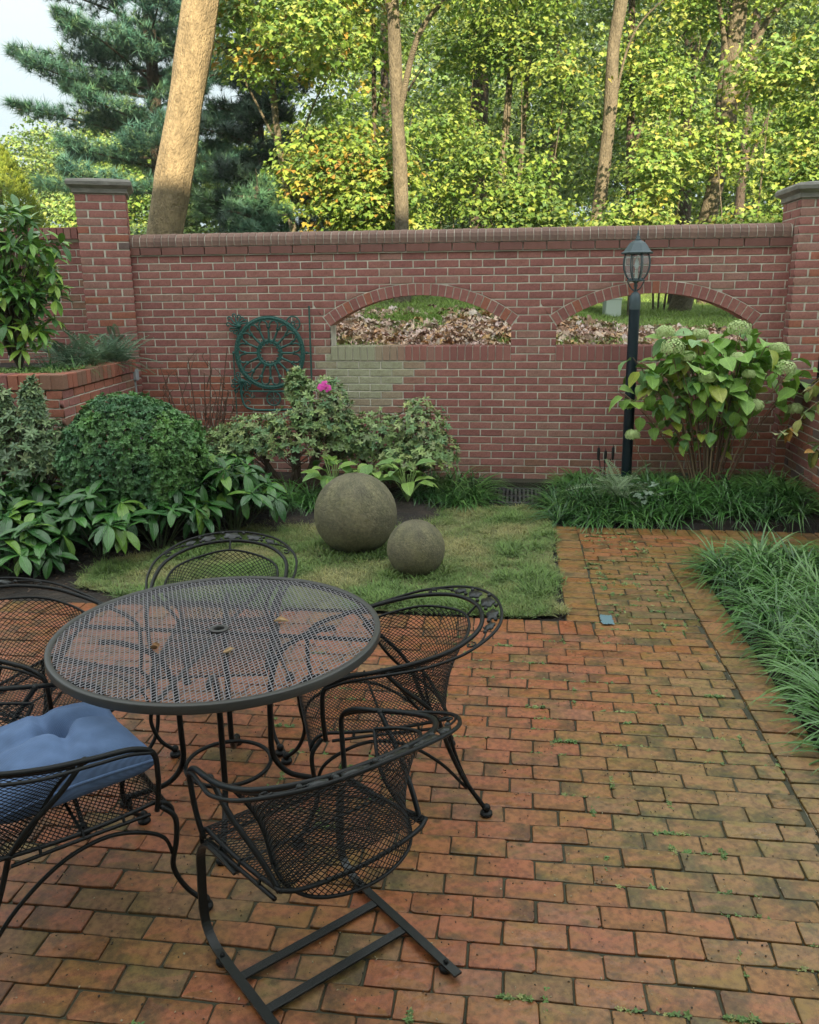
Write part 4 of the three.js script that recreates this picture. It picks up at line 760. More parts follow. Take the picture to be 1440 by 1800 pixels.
// ------------------------------------------------------------------ lawn
rnd = mulberry(31);
const lawnEdge = [[0.31, -4.86], [-0.7, -4.85], [-1.6, -4.86], [-2.4, -4.92], [-3.0, -5.12], [-3.05, -5.55], [-2.55, -5.98], [-2.3, -6.5], [-2.1, -6.95], [-1.5, -7.25], [-0.6, -7.5], [0.15, -7.62], [0.33, -7.3], [0.34, -6.9], [0.33, -5.8]];
function inside(x, z, p) { let c = false; for (let i = 0, j = p.length - 1; i < p.length; j = i++) if ((p[i][1] > z) !== (p[j][1] > z) && x < (p[j][0] - p[i][0]) * (z - p[i][1]) / (p[j][1] - p[i][1]) + p[i][0]) c = !c; return c; }
const lawnY = (x, z) => 0.004 + 0.02 * fbm(x * 2, z * 2, 8);
{
  const rag = []; lawnEdge.forEach((p, i) => { const q = lawnEdge[(i + 1) % lawnEdge.length], n = Math.ceil(Math.hypot(q[0] - p[0], q[1] - p[1]) / 0.05); for (let k = 0; k < n; k++) rag.push([mix(p[0], q[0], k / n) + R(-0.035, 0.01), mix(p[1], q[1], k / n) + R(-0.035, 0.01)]); });
  const s = new THREE.Shape(rag.map(p => new THREE.Vector2(p[0], -p[1]))), g = new THREE.ShapeGeometry(s, 12); g.rotateX(-Math.PI / 2); g.translate(0, 0.006, 0);
  struct('lawn', clean(g), std([0.16, 0.17, 0.06], { roughness: 0.95, map: T.fine, bumpMap: T.soilBump, bumpScale: 0.02 }));
  const blades = []; for (let i = 0; i < 7; i++) { const a = R(0, 6.28), l = R(0.022, 0.05); const b = leafGeo(l, 0.0035, { n: 3, fold: 0.2, droop: R(0.3, 0.9), peak: 0.15, tip: 0.9 }); b.applyQuaternion(along(dirOf(a, R(0.6, 1.3)))); b.translate(R(-0.018, 0.018), 0, R(-0.018, 0.018)); blades.push(b); }
  const tuft = mergeGeometries(blades), list = [];
  for (let i = 0; i < 52000; i++) { const x = R(-3.15, 0.37), z = R(-7.7, -4.82); if (!inside(x + 0.16 * (noise(x * 9, z * 9, 4) - 0.5), z + 0.16 * (noise(x * 9, z * 9, 14) - 0.5), lawnEdge)) continue; const n = fbm(x * 2.4, z * 2.4, 3), m = fbm(x * 7, z * 7, 5); if (m < 0.42 && rnd() < 0.8) continue; const dry = clamp((0.56 - n) * 4 + R(-0.3, 0.3)); const c = [mix(0.13, 0.31, dry), mix(0.22, 0.30, dry), mix(0.045, 0.115, dry)]; list.push({ p: [x, lawnY(x, z) - 0.006, z], q: aim(R(-0.2, 0.2), 1, R(-0.2, 0.2), R(0, 6.28)), s: R(0.6, 1.35) * (Math.hypot(x + 1.189, z + 6.11) < 0.36 || Math.hypot(x + 0.665, z + 5.62) < 0.25 || n > 0.62 ? 1.7 : 1), c: jitterC(c, 0.35) }); }
  tag(inst('lawn_grass', tuft, leafMat([1, 1, 1], { transmission: 0.2 }), list), 'short patchy lawn grass between the patio and the border plants', 'grass');
}
// ------------------------------------------------------------------ strappy tufts
rnd = mulberry(41);
function tuftGeo(seed, n, len, w, lean) {
  const r = mulberry(seed), out = [], RR = (a, b) => a + (b - a) * r();
  for (let i = 0; i < n; i++) {
    const az = RR(0, 6.283), L = len * RR(0.65, 1.1), el = RR(0.55, 1.35), d = dirOf(az, 0), P = [], rad = RR(0, 0.05);
    const b = leafGeo(L, w * RR(0.7, 1.15), { n: 6, fold: 0.35, droop: RR(0.7, 1.35) * lean, peak: 0.25, tip: 0.8 });
    b.applyQuaternion(along(dirOf(az, el), RR(-0.5, 0.5))); b.translate(d.x * rad, 0, d.z * rad); out.push(b);
  }
  return mergeGeometries(out);
}
const tuftGeos = [1, 2, 3, 4].map(s => tuftGeo(s + 300, 85, 0.45, 0.0135, 1.15));
const lilyTurf = [[0.068, 0.2, 0.038], [0.1, 0.26, 0.05], [0.042, 0.14, 0.034], [0.135, 0.3, 0.065]].map(c => leafMat(c, { roughness: 0.34, transmission: 0.1, map: T.fine }));
function turf(x, z, s, label, group, ry = R(0, 6.28)) { const m = solo('lily_turf', pick(tuftGeos), pick(lilyTurf), label, 'lily turf', group); m.position.set(x, soilY(x, z) - 0.01, z); m.rotation.set(R(-0.12, 0.12), ry, R(-0.12, 0.12)); m.scale.set(s, s * R(0.85, 1.05), s); return m; }
{
  const a = ['tuft of dark green strappy lily turf in the bed along the right of the path', 'lily turf tufts right of the path'];
  for (let z = -6.15; z < -3.1; z += 0.2) for (let x = 1.53; x < 2.5; x += 0.2) { const zz = z + R(-0.06, 0.06), xx = x + R(-0.05, 0.05); if (xx > 0.42 * -zz + 0.15) continue; turf(xx, zz, R(0.85, 1.1), ...a); }
  const b = ['tuft of dark green lily turf below the hydrangea, along the far path edge', 'lily turf tufts below the hydrangea'];
  for (let z = -7.2; z > -8.0; z -= 0.2) for (let x = 0.42; x < 2.62; x += 0.2) { const zz = z + R(-0.06, 0.06), xx = x + R(-0.06, 0.06); if (Math.hypot(xx - 1.85, zz + 8.0) < 0.34) continue; turf(Math.max(0.42, xx), zz, R(0.92, 1.15), ...b); }
  for (const [x, z] of [[0.5, -8.1], [0.62, -8.25], [0.75, -8.15], [1.3, -8.3], [1.45, -8.2], [2.3, -8.25], [2.45, -8.1]]) turf(x, z, 0.8, ...b);
  const c = ['tuft of dark green lily turf left of the drain, behind the grass', 'lily turf tufts left of the drain'];
  for (const [x, z, s] of [[-0.34, -7.72, 1.2], [-0.52, -7.6, 1.15], [-0.72, -7.66, 1.1], [-0.42, -7.92, 1.3], [-0.66, -7.92, 1.25], [-0.38, -8.12, 1.3], [-0.55, -8.2, 1.3], [-0.88, -7.55, 0.9], [-0.8, -8.1, 1.1], [-0.6, -7.75, 1.1], [-0.45, -7.55, 1.0]]) turf(x, z, s, ...c);
  const d = ['tuft of dark green lily turf between the broad leaved plants and the big sphere', 'lily turf tufts left of the big sphere'];
  for (const [x, z, s] of [[-2.2, -7.1, 0.9], [-2.0, -7.15, 0.95], [-1.82, -7.3, 0.95], [-2.05, -7.4, 1], [-1.65, -7.45, 0.8], [-2.3, -7.35, 0.9], [-1.78, -7.1, 0.7]]) turf(x, z, s, ...d);
}
// ------------------------------------------------------------------ broad leaved evergreen clumps (whorls of glossy leaves)
rnd = mulberry(51);
{
  const mats = [[0.055, 0.165, 0.042], [0.075, 0.21, 0.05], [0.04, 0.125, 0.04], [0.15, 0.3, 0.05]].map(c => phy(c, { side: THREE.DoubleSide, roughness: 0.22, map: T.leaf, bumpMap: T.leafBump, bumpScale: 0.0035, transmission: 0.06, thickness: 0 }));
  const gs = [0, 1, 2, 3].map(i => leafGeo(0.165 + 0.012 * i, 0.07, { n: 7, fold: 0.3, droop: 0.25 + 0.13 * i, peak: 0.55, tip: 1.5, base: 0.9, wave: 0.02, half: 2 }));
  const stemM = std([0.07, 0.1, 0.04], { roughness: 0.7 });
  const spots = [[-3.55, -5.62, 'front left'], [-3.1, -5.75, ''], [-3.72, -6.02, ''], [-3.3, -6.1, ''], [-2.78, -6.08, ''], [-2.6, -6.5, ''], [-2.35, -6.72, ''], [-3.65, -5.35, ''], [-2.95, -6.35, ''], [-2.3, -6.45, ''], [-3.95, -5.6, ''], [-3.95, -6.2, ''], [-2.62, -6.85, '']];
  const labels = ['broad leaved evergreen clump with glossy whorls, hanging low over the soil at the front left', 'glossy whorled evergreen clump just left of the back chair', 'glossy whorled clump under the left azalea, at the back of the bed', 'tall glossy whorled clump at the left foot of the clipped round shrub', 'glossy whorled clump directly in front of the middle of the clipped round shrub', 'paler glossy whorled clump below the right side of the clipped shrub', 'last glossy whorled clump on the right, next to the strappy tufts', 'lowest glossy clump at the left edge beside the soil and left chair', 'glossy whorled clump tucked deep under the clipped round shrub', 'small glossy whorled clump nearest the lawn, above the back chair', 'glossy whorled clump cut by the left edge of the view', 'glossy whorled clump at the left edge, furthest back in the bed', 'small glossy whorled clump behind, by the bare twigs'];
  spots.forEach(([x, z], k) => {
    const t = thing('evergreen_clump', labels[k], 'evergreen plant', [x, soilY(x, z), z], 0, 'glossy broad leaved clumps in the left bed'), stems = [];
    const far = z < -6.2 ? 1 : 0, H = (k === 0 || k === 7) ? 0.3 : 0.42 + 0.2 * far * rnd();
    for (let w = 0; w < 21; w++) {
      const az = R(0, 6.283), rad = 0.38 * Math.sqrt(rnd()), hx = rad * Math.sin(az), hz = rad * Math.cos(az), hy = H * R(0.65, 1.1) * (1 - 0.62 * (rad / 0.4) ** 2) + 0.06;
      stems.push(tube([[hx * 0.2, 0, hz * 0.2], [hx * 0.6, hy * 0.6, hz * 0.6], [hx, hy, hz]], 0.004, { sides: 4, seg: 6 }));
      const n = 7 + Math.floor(rnd() * 3), tw = R(0, 6), tilt = aim(hx * 1.2 + R(-0.2, 0.2), 1, hz * 1.2 + 0.25 + R(-0.2, 0.2));
      for (let i = 0; i < n; i++) { const d = dirOf(tw + i * 2.4, R(-0.5, 0.45)).applyQuaternion(tilt), l = part('leaf', pick(gs), mats[rnd() < 0.12 ? 3 : Math.floor(rnd() * 3)], t); l.position.set(hx, hy + R(-0.012, 0.012), hz); l.quaternion.copy(along(d, R(-0.35, 0.35))); l.scale.setScalar(R(0.8, 1.3)); }
    }
    part('stem', stems, stemM, t);
  });
}
// ------------------------------------------------------------------ clipped round shrub
function rosette(n, L, W, el0, el1, o = {}) { const out = []; for (let i = 0; i < n; i++) { const g = leafGeo(L * R(0.75, 1.1), W, { n: 3, fold: 0.3, droop: 0.25, peak: 0.45, ...o }); g.applyQuaternion(along(dirOf(i * 2.4 + R(-0.3, 0.3), R(el0, el1)), R(-0.3, 0.3))); out.push(g); } return mergeGeometries(out); }
rnd = mulberry(61);
const twigSpray = (n, len, L, W) => { const out = []; for (let i = 0; i < n; i++) { const t = i / n, s = i % 2 ? 1 : -1, g = leafGeo(L * R(0.8, 1.15), W, { n: 2, fold: 0.2, droop: 0.2, peak: 0.5 }); g.applyQuaternion(along(V(s * 0.8 + R(-0.3, 0.3), R(0.0, 0.6), 0.55), R(-0.4, 0.4))); g.translate(0, 0, len * t); out.push(g); } return mergeGeometries(out); };
{
  const t = thing('round_shrub', 'dense dark green clipped round shrub with tiny leaves, right of the planter corner', 'shrub', [-3.07, 0.05, -6.35]);
  const g = rosette(9, 0.03, 0.0145, -0.3, 1.2), list = [];
  const rad = (d) => 1 + 0.3 * (fbm(d.x * 2.2 + 4, d.y * 2.2, d.z * 2.2) - 0.5) + 0.16 * (fbm(d.x * 7, d.y * 12, d.z * 7) - 0.5);
  for (let i = 0; i < 8200; i++) {
    const az = R(0, 6.283), sy = R(-0.75, 1), d = dirOf(az, Math.asin(sy)), k = rad(d) * (1 - 0.3 * Math.pow(rnd(), 2.2)), top = clamp(d.y);
    const p = [d.x * 0.575 * k, 0.6 + d.y * 0.515 * k, d.z * 0.54 * k], q = aim(d.x * 0.9 + R(-0.7, 0.7), 0.5 + d.y * 0.6 + R(-0.4, 0.4), d.z * 0.9 + R(-0.7, 0.7), R(0, 6));
    const palish = clamp((fbm(d.x * 3, d.y * 3, d.z * 3 + 8) - 0.4) * 2.5) * (0.35 + 0.65 * top) + (d.x > 0.6 ? 0.45 : 0);  // leaves get paler towards the top and on the right side
    list.push({ p, q, s: R(0.75, 1.2), c: jitterC([mix(0.075, 0.17, palish), mix(0.19, 0.34, palish), mix(0.075, 0.08, palish)], 0.18) });
  }
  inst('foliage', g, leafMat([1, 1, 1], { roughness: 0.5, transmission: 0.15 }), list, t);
  const br = []; for (let i = 0; i < 26; i++) { const d = dirOf(R(0, 6.28), R(0.1, 1.3)); br.push(tube([[d.x * 0.05, -0.02, d.z * 0.05], [d.x * 0.2, 0.25, d.z * 0.2], [d.x * 0.48, 0.5 + d.y * 0.42, d.z * 0.44]], u => 0.012 * (1 - 0.7 * u), { sides: 5, seg: 8 })); }
  part('branches', br, std([0.08, 0.06, 0.045]), t);
}
// ------------------------------------------------------------------ azaleas: twigs that end in rosettes
function azalea(label, x, z, seed, lobes, n, palette, y0) {
  rnd = mulberry(seed);
  const t = thing('azalea_shrub', label, 'azalea', [x, y0 ?? soilY(x, z), z]), g = rosette(8, 0.052, 0.0185, -0.1, 1.05), list = [], tw = [];
  for (let i = 0; i < n; i++) {
    const l = pick(lobes), d = dirOf(R(0, 6.283), Math.asin(R(-0.35, 1))), k = Math.pow(rnd(), 0.3) * (0.85 + 0.3 * fbm(d.x * 3 + l[0] * 5, d.y * 3, d.z * 3)), p = [l[0] + d.x * l[3] * k, l[1] + d.y * l[4] * k, l[2] + d.z * l[3] * 0.85 * k];
    if (p[1] < 0.06 || z + p[2] < -8.5) continue;
    list.push({ p, q: aim(d.x * 0.8 + R(-0.4, 0.4), 0.7 + d.y * 0.5, d.z * 0.8 + R(-0.3, 0.5), R(0, 6)), s: R(0.7, 1.25), c: jitterC(pick(palette), 0.2) });
    if (i % 7 === 0) tw.push(tube([[l[0] * 0.3 + R(-0.05, 0.05), 0, l[2] * 0.3], [l[0] * 0.8, p[1] * 0.5, l[2] * 0.8], [p[0], p[1] - 0.01, p[2]]], u => 0.0065 * (1 - 0.75 * u) + 0.0012, { sides: 4, seg: 7 }));
  }
  inst('foliage', g, leafMat([1, 1, 1], { roughness: 0.55, transmission: 0.15 }), list, t);
  part('twigs', tw, std([0.12, 0.085, 0.06]), t); return t;
}
const azG = [[0.20, 0.31, 0.11], [0.27, 0.38, 0.13], [0.14, 0.25, 0.10], [0.34, 0.43, 0.16], [0.22, 0.28, 0.12]];
{
  const a = azalea('loose azalea with one pink flower, in front of the green iron panel', -2.1, -7.75, 71, [[-0.35, 0.45, 0.05, 0.4, 0.3], [0.02, 0.5, 0.1, 0.4, 0.34], [0.3, 0.72, 0, 0.3, 0.36], [0.05, 0.95, -0.05, 0.12, 0.22], [-0.62, 0.4, 0.05, 0.25, 0.25], [0.45, 0.5, 0, 0.25, 0.3]], 1500, azG);
  const fl = []; for (const [px, py, pz] of [[0.365, 1.045, 0.17], [0.335, 1.02, 0.175], [0.39, 1.01, 0.16]]) for (let i = 0; i < 5; i++) { const q = leafGeo(0.042, 0.034, { n: 4, fold: -0.1, droop: 0.5, peak: 0.6, tip: 2 }); q.applyQuaternion(along(dirOf(i * 1.2566, 0.25))); q.applyQuaternion(aim(R(-0.3, 0.3), 0.35, 1)); q.translate(px, py, pz); fl.push(q); }
  part('flower', fl, phy([0.75, 0.06, 0.42], { side: THREE.DoubleSide, roughness: 0.6, transmission: 0.2 }), a, 'bright pink flower');
  azalea('lower azalea right of the pink flower, under the mossy part of the wall', -1.1, -7.95, 72, [[-0.22, 0.5, 0, 0.34, 0.26], [0.18, 0.55, 0, 0.32, 0.32], [0.28, 0.35, 0.08, 0.32, 0.24], [-0.4, 0.35, 0.05, 0.22, 0.22], [0.05, 0.28, 0.12, 0.3, 0.2]], 1150, azG);
  azalea('upright pale green azalea below the planter at the left edge', -4.0, -6.3, 73, [[-0.25, 0.65, 0, 0.3, 0.42], [0.05, 0.6, 0.1, 0.32, 0.42], [0.22, 0.62, 0.0, 0.22, 0.35], [-0.15, 0.95, 0, 0.14, 0.24], [0.18, 0.98, 0.05, 0.09, 0.27]], 1300, [[0.13, 0.22, 0.1], [0.18, 0.28, 0.12], [0.1, 0.17, 0.08], [0.22, 0.3, 0.13]]);
}
// bare twigs by the wall
rnd = mulberry(81);
{
  const t = thing('bare_shrub', 'leafless twiggy shrub against the wall left of the green iron panel', 'bare shrub', [-3.2, 0.05, -8.2]), m = std([0.13, 0.075, 0.05], { roughness: 0.85 });
  for (let i = 0; i < 13; i++) {
    const sx = R(-0.3, 0.35), top = R(0.75, 1.38), lx = sx * 1.35 + R(-0.08, 0.08), g = [tube([[sx * 0.4, 0, R(-0.05, 0.05)], [sx * 0.8, top * 0.45, R(-0.06, 0.06)], [lx, top, R(-0.08, 0.1)]], u => 0.012 * (1 - 0.65 * u), { sides: 5, seg: 10 })];
    for (let k = 0; k < 5; k++) { const f = R(0.35, 0.9), bx = mix(sx * 0.6, lx, f), by = top * f; g.push(tube([[bx, by, 0.02], [bx + R(-0.06, 0.06), by + 0.1, R(-0.05, 0.1)], [bx + R(-0.14, 0.14), by + R(0.12, 0.26), R(-0.1, 0.14)]], u => 0.006 * (1 - 0.6 * u), { sides: 4, seg: 6 })); }
    part('stem', g, m, t);
  }
  const arch = []; for (let i = 0; i < 9; i++) { const x = R(0.1, 0.5); arch.push(tube([[0.1, 0, 0], [x * 0.7, R(0.35, 0.7), 0.1], [x + R(0, 0.35), R(0.3, 0.8), 0.2]], 0.0022, { sides: 3, seg: 8 })); }
  part('stem', arch, std([0.3, 0.2, 0.13]), t);
}
// ------------------------------------------------------------------ hosta
rnd = mulberry(91);
{
  const mats = [[0.24, 0.42, 0.07], [0.30, 0.48, 0.1], [0.17, 0.34, 0.08]].map(c => leafMat(c, { roughness: 0.5, map: T.leaf, bumpMap: T.leafBump, bumpScale: 0.003, transmission: 0.25 })), g = [0, 1].map(i => leafGeo(0.2, 0.12, { n: 7, fold: 0.28, droop: 0.5 + 0.25 * i, peak: 0.38, tip: 1.5, base: 0.6, wave: 0.02, half: 2 }));
  [[-1.62, -7.35, 'bright yellow green hosta to the left behind the large sphere'], [-1.3, -7.45, 'bright green hosta directly behind the large stone sphere'], [-0.95, -7.4, 'bright green hosta right behind the large sphere, before the strappy tufts']].forEach(([x, z, l]) => {
    const t = thing('hosta', l, 'hosta', [x, soilY(x, z), z], 0, 'hostas behind the spheres'), st = [];
    for (let i = 0; i < 20; i++) { const az = R(0, 6.283), h = R(0.16, 0.36), r = R(0.05, 0.17), p = [r * Math.sin(az), h, r * Math.cos(az)]; st.push(tube([[0, 0, 0], [p[0] * 0.5, h * 0.6, p[2] * 0.5], p], 0.0045, { sides: 4, seg: 6 })); const m = part('leaf', pick(g), pick(mats), t); m.position.set(...p); m.quaternion.copy(along(dirOf(az, R(-0.2, 0.7)), R(-0.3, 0.3))); m.scale.setScalar(R(0.7, 1.1)); }
    part('stalk', st, std([0.2, 0.3, 0.09]), t);
  });
}
// ------------------------------------------------------------------ hydrangea
rnd = mulberry(101);
{
  const t = thing('hydrangea_shrub', 'tall hydrangea with pale green flower heads on bare stems, right of the lamp post', 'hydrangea', [1.84, 0.09, -7.98]);
  const stems = [], sm2 = [std([0.2, 0.125, 0.075]), std([0.28, 0.2, 0.12]), std([0.13, 0.085, 0.06])];
  const mats = [[0.27, 0.5, 0.085], [0.34, 0.56, 0.075], [0.19, 0.4, 0.13], [0.46, 0.55, 0.07], [0.27, 0.49, 0.19], [0.55, 0.6, 0.15]].map(c => leafMat(c, { roughness: 0.55, map: T.leaf, bumpMap: T.leafBump, bumpScale: 0.0025, transmission: 0.3 }));
  const gs = [0, 1, 2].map(i => leafGeo(0.185, 0.14, { n: 7, fold: 0.16 + 0.1 * i, droop: 0.3 + 0.22 * i, peak: 0.34, tip: 1.15, base: 0.55, wave: 0.025, half: 2 }));
  const extra = []; let nl = 0; const addLeaf = (p, d, s, m) => { if (nl++ >= 296) { const q = along(d, R(-0.5, 0.5)); extra.push(pick(gs).clone().applyMatrix4(new THREE.Matrix4().compose(p, q, V(s, s, s)))); return; } const l = part('leaf', pick(gs), mats[m ?? (rnd() < 0.12 ? 3 : rnd() < 0.06 ? 5 : pick([0, 0, 1, 2, 4]))], t); l.position.copy(p); l.quaternion.copy(along(d, R(-0.5, 0.5))); l.scale.setScalar(s); };
  for (let i = 0; i < 54; i++) {
    const az = R(0, 6.283), r = Math.sqrt(rnd()), bx = 0.16 * r * Math.sin(az), bz = 0.1 * r * Math.cos(az), sp = 0.8 * r + 0.05, tx = sp * Math.sin(az) * R(0.85, 1.15), tz = sp * 0.42 * Math.cos(az), H = (1.52 - 0.36 * r * r) * R(0.72, 1.04);
    const c = new THREE.CatmullRomCurve3([V(bx, 0, bz), V(mix(bx, tx, 0.28), H * 0.42, mix(bz, tz, 0.3)), V(mix(bx, tx, 0.68), H * 0.8, mix(bz, tz, 0.7)), V(tx, H, tz)]);
    part('stem', tube([0, 0.25, 0.5, 0.75, 1].map(k => c.getPoint(k)), u => 0.0075 * (1 - 0.5 * u), { sides: 5, seg: 14 }), pick(sm2), t);
    if (i % 9 === 8) continue;
    const pairs = 4 + Math.floor(rnd() * 2.6);
    for (let k = 0; k < pairs; k++) { const u = 0.98 - k * R(0.1, 0.16), p = c.getPoint(u), a0 = az + k * 1.57 + R(-0.4, 0.4); for (const s of [0, 1]) { if (rnd() < 0.12) continue; const a = a0 + s * Math.PI, d = dirOf(a, R(-0.85, 0.3)), q = p.clone().addScaledVector(d, 0.035); addLeaf(q, d, R(0.75, 1.2) * (1 - 0.08 * k)); } }
  }
  for (const [x, y, z] of [[-0.68, 0.72, 0.1], [-0.6, 0.93, 0.15], [-0.45, 0.85, 0.2], [-0.55, 1.12, 0.12], [0.18, 0.68, 0.3], [0.1, 0.8, 0.3], [-0.08, 0.86, 0.28], [0.55, 0.92, 0.1], [0.62, 0.8, 0.05], [-0.36, 0.22, 0.3]]) addLeaf(V(x, y, z), dirOf(R(-0.6, 0.6), -1.2), 0.75, pick([1, 4, 3]));
  for (let i = 0; i < 110; i++) { const a = R(0, 6.283), r = Math.sqrt(rnd()), p = V(0.72 * r * Math.sin(a), 1.42 - 0.3 * r * r + R(-0.16, 0.1), 0.32 * r * Math.cos(a) + 0.06); addLeaf(p, dirOf(R(0, 6.28), R(-0.6, 0.3)), R(0.75, 1.1)); }
  stuff(part('leaf', extra, mats[0], t));
  const petal = leafGeo(0.0145, 0.0135, { n: 2, fold: 0, droop: 0.2, peak: 0.5, tip: 2 }), floret = merged(petal, [0, 1, 2, 3].map(k => [[0, 0, 0], along(dirOf(k * 1.571, 0.25)), 1]));
  const hm = leafMat([0.46, 0.58, 0.24], { roughness: 0.8, transmission: 0.25 });
  for (const [x, y, z, s] of [[0.12, 1.56, 0.16, 1.15], [-0.45, 1.40, 0.22, 1.2], [-0.5, 1.53, 0.08, 0.95], [-0.18, 1.5, 0.0, 0.9], [0.48, 1.38, 0.12, 0.95], [0.52, 1.22, 0.2, 1.15], [0.28, 0.9, 0.28, 0.85], [-0.15, 1.15, 0.33, 0.85], [-0.74, 0.6, 0.12, 0.75], [0.1, 1.32, 0.28, 0.7], [0.68, 0.85, 0.1, 0.8], [-0.3, 1.32, 0.2, 0.8], [0.2, 1.18, 0.3, 0.6]]) {
    const list = []; for (let i = 0; i < 150; i++) { const f = i / 150, d = dirOf(i * 2.39996, Math.asin(1 - 1.55 * f)), k = 1 + R(-0.1, 0.08); list.push([[d.x * 0.1 * s * k, d.y * 0.075 * s * k, d.z * 0.1 * s * k], aim(d.x + R(-0.3, 0.3), d.y + R(-0.3, 0.3), d.z + R(-0.3, 0.3), R(0, 6)), R(0.85, 1.25)]); }
    const h = part('flower_head', merged(floret, list), hm, t); h.position.set(x, y - 0.045, z); h.scale.setScalar(0.88);
    part('stem', tube([[x * 0.8, y - 0.35, z * 0.7], [x * 0.95, y - 0.15, z * 0.9], [x, y, z]], 0.004, { sides: 5 }), sm2[1], t);
  }
}
// branch with yellowing leaves reaching in at the right edge
rnd = mulberry(111);
{
  const t = thing('vine_branch', 'arching branch with yellow green leaves reaching in at the right edge', 'branch', [2.5, 0.66, -7.0]), m = std([0.3, 0.22, 0.13]);
  const mats = [[0.24, 0.30, 0.05], [0.15, 0.25, 0.05], [0.34, 0.34, 0.08], [0.5, 0.25, 0.04]].map(c => leafMat(c, { map: T.leaf, transmission: 0.3 })), g = leafGeo(0.11, 0.07, { n: 5, fold: 0.2, droop: 0.4, peak: 0.4, tip: 1.1, half: 2 });
  for (const c of [[[0.5, 0.35, 0.1], [0.1, 0.48, 0.1], [-0.12, 0.42, 0.08], [-0.28, 0.22, 0.05], [-0.4, 0.14, 0.02]], [[0.5, 0.3, 0.2], [0.15, 0.3, 0.22], [-0.1, 0.12, 0.2], [-0.16, 0.0, 0.2]], [[0.5, 0.5, 0], [0.1, 0.68, 0.05], [-0.1, 0.62, 0.1], [-0.22, 0.5, 0.1]]]) {
    const q = curve(c); part('twig', tube(c, u => 0.006 * (1 - 0.6 * u), { sides: 5 }), m, t);
    for (let i = 0; i < 26; i++) { const p = q.getPoint(R(0.25, 1)), l = part('leaf', g, mats[rnd() < 0.1 ? 3 : Math.floor(rnd() * 3)], t); l.position.copy(p); l.quaternion.copy(along(dirOf(R(0, 6.28), R(-1.2, 0.3)), R(-0.5, 0.5))); l.scale.setScalar(R(0.7, 1.3)); }
  }
}
// glossy shrub high at the left edge
rnd = mulberry(121);
{
  const t = thing('laurel_shrub', 'glossy large leaved laurel hanging over the planter at the left edge', 'laurel', [-4.62, 1.15, -7.35]);
  const mats = [[0.13, 0.31, 0.06], [0.21, 0.43, 0.065], [0.09, 0.23, 0.07], [0.34, 0.54, 0.09]].map(c => phy(c, { side: THREE.DoubleSide, roughness: 0.32, map: T.leaf, bumpMap: T.leafBump, bumpScale: 0.003, transmission: 0.12, thickness: 0 }));
  const gs = [0, 1, 2].map(i => leafGeo(0.165, 0.06, { n: 6, fold: 0.28, droop: 0.2 + 0.2 * i, peak: 0.5, tip: 1.2, base: 0.8, half: 1 })), br = [], rest = [[], [], [], []];
  let count = 0;
  for (let i = 0; i < 190; i++) {
    const d = dirOf(R(0, 6.283), Math.asin(R(-0.9, 1))), k = Math.pow(rnd(), 0.35), hang = d.y < -0.2 && rnd() < 0.6 ? 0.25 : 0;
    const lo = i % 3 === 0, p = lo ? V(d.x * 0.4 * k + 0.12, 0.62 + d.y * 0.4 * k, d.z * 0.3 * k + 0.15) : V(d.x * 0.62 * k - 0.02 + (hang ? 0.1 : 0), 1.08 + d.y * 0.56 * k, d.z * 0.45 * k + hang * 0.4);
    br.push(tube([[0, 0.1, -0.1], [p.x * 0.5, 0.5 + p.y * 0.25, p.z * 0.5], [p.x, p.y, p.z]], u => 0.009 * (1 - 0.7 * u), { sides: 4, seg: 6 }));
    const n = 8, tw = R(0, 6), tilt = aim(d.x + R(-0.3, 0.3), 0.75 + d.y * 0.5, d.z + 0.4);
    for (let j = 0; j < n; j++) { const dd = dirOf(tw + j * 2.4, R(-0.15, 0.95)).applyQuaternion(tilt), q = along(dd, R(-0.4, 0.4)), s = R(0.65, 1.15), m = d.x > 0 && d.y < 0.1 && rnd() < 0.4 ? 3 : Math.floor(rnd() * 3), g = pick(gs); const pz = p.clone().addScaledVector(V(0, 1, 0), R(-0.03, 0.03));
      if ((p.z > -0.05 || p.x > 0.2) && count < 300) { const l = part('leaf', g, mats[m], t); l.position.copy(pz); l.quaternion.copy(q); l.scale.setScalar(s); count++; }
      else rest[m].push(g.clone().applyMatrix4(new THREE.Matrix4().compose(pz, q, V(s, s, s)))); }
  }
  rest.forEach((r, i) => r.length && stuff(part('leaf', r, mats[i], t)));
  part('branches', br, std([0.1, 0.08, 0.05]), t);
}
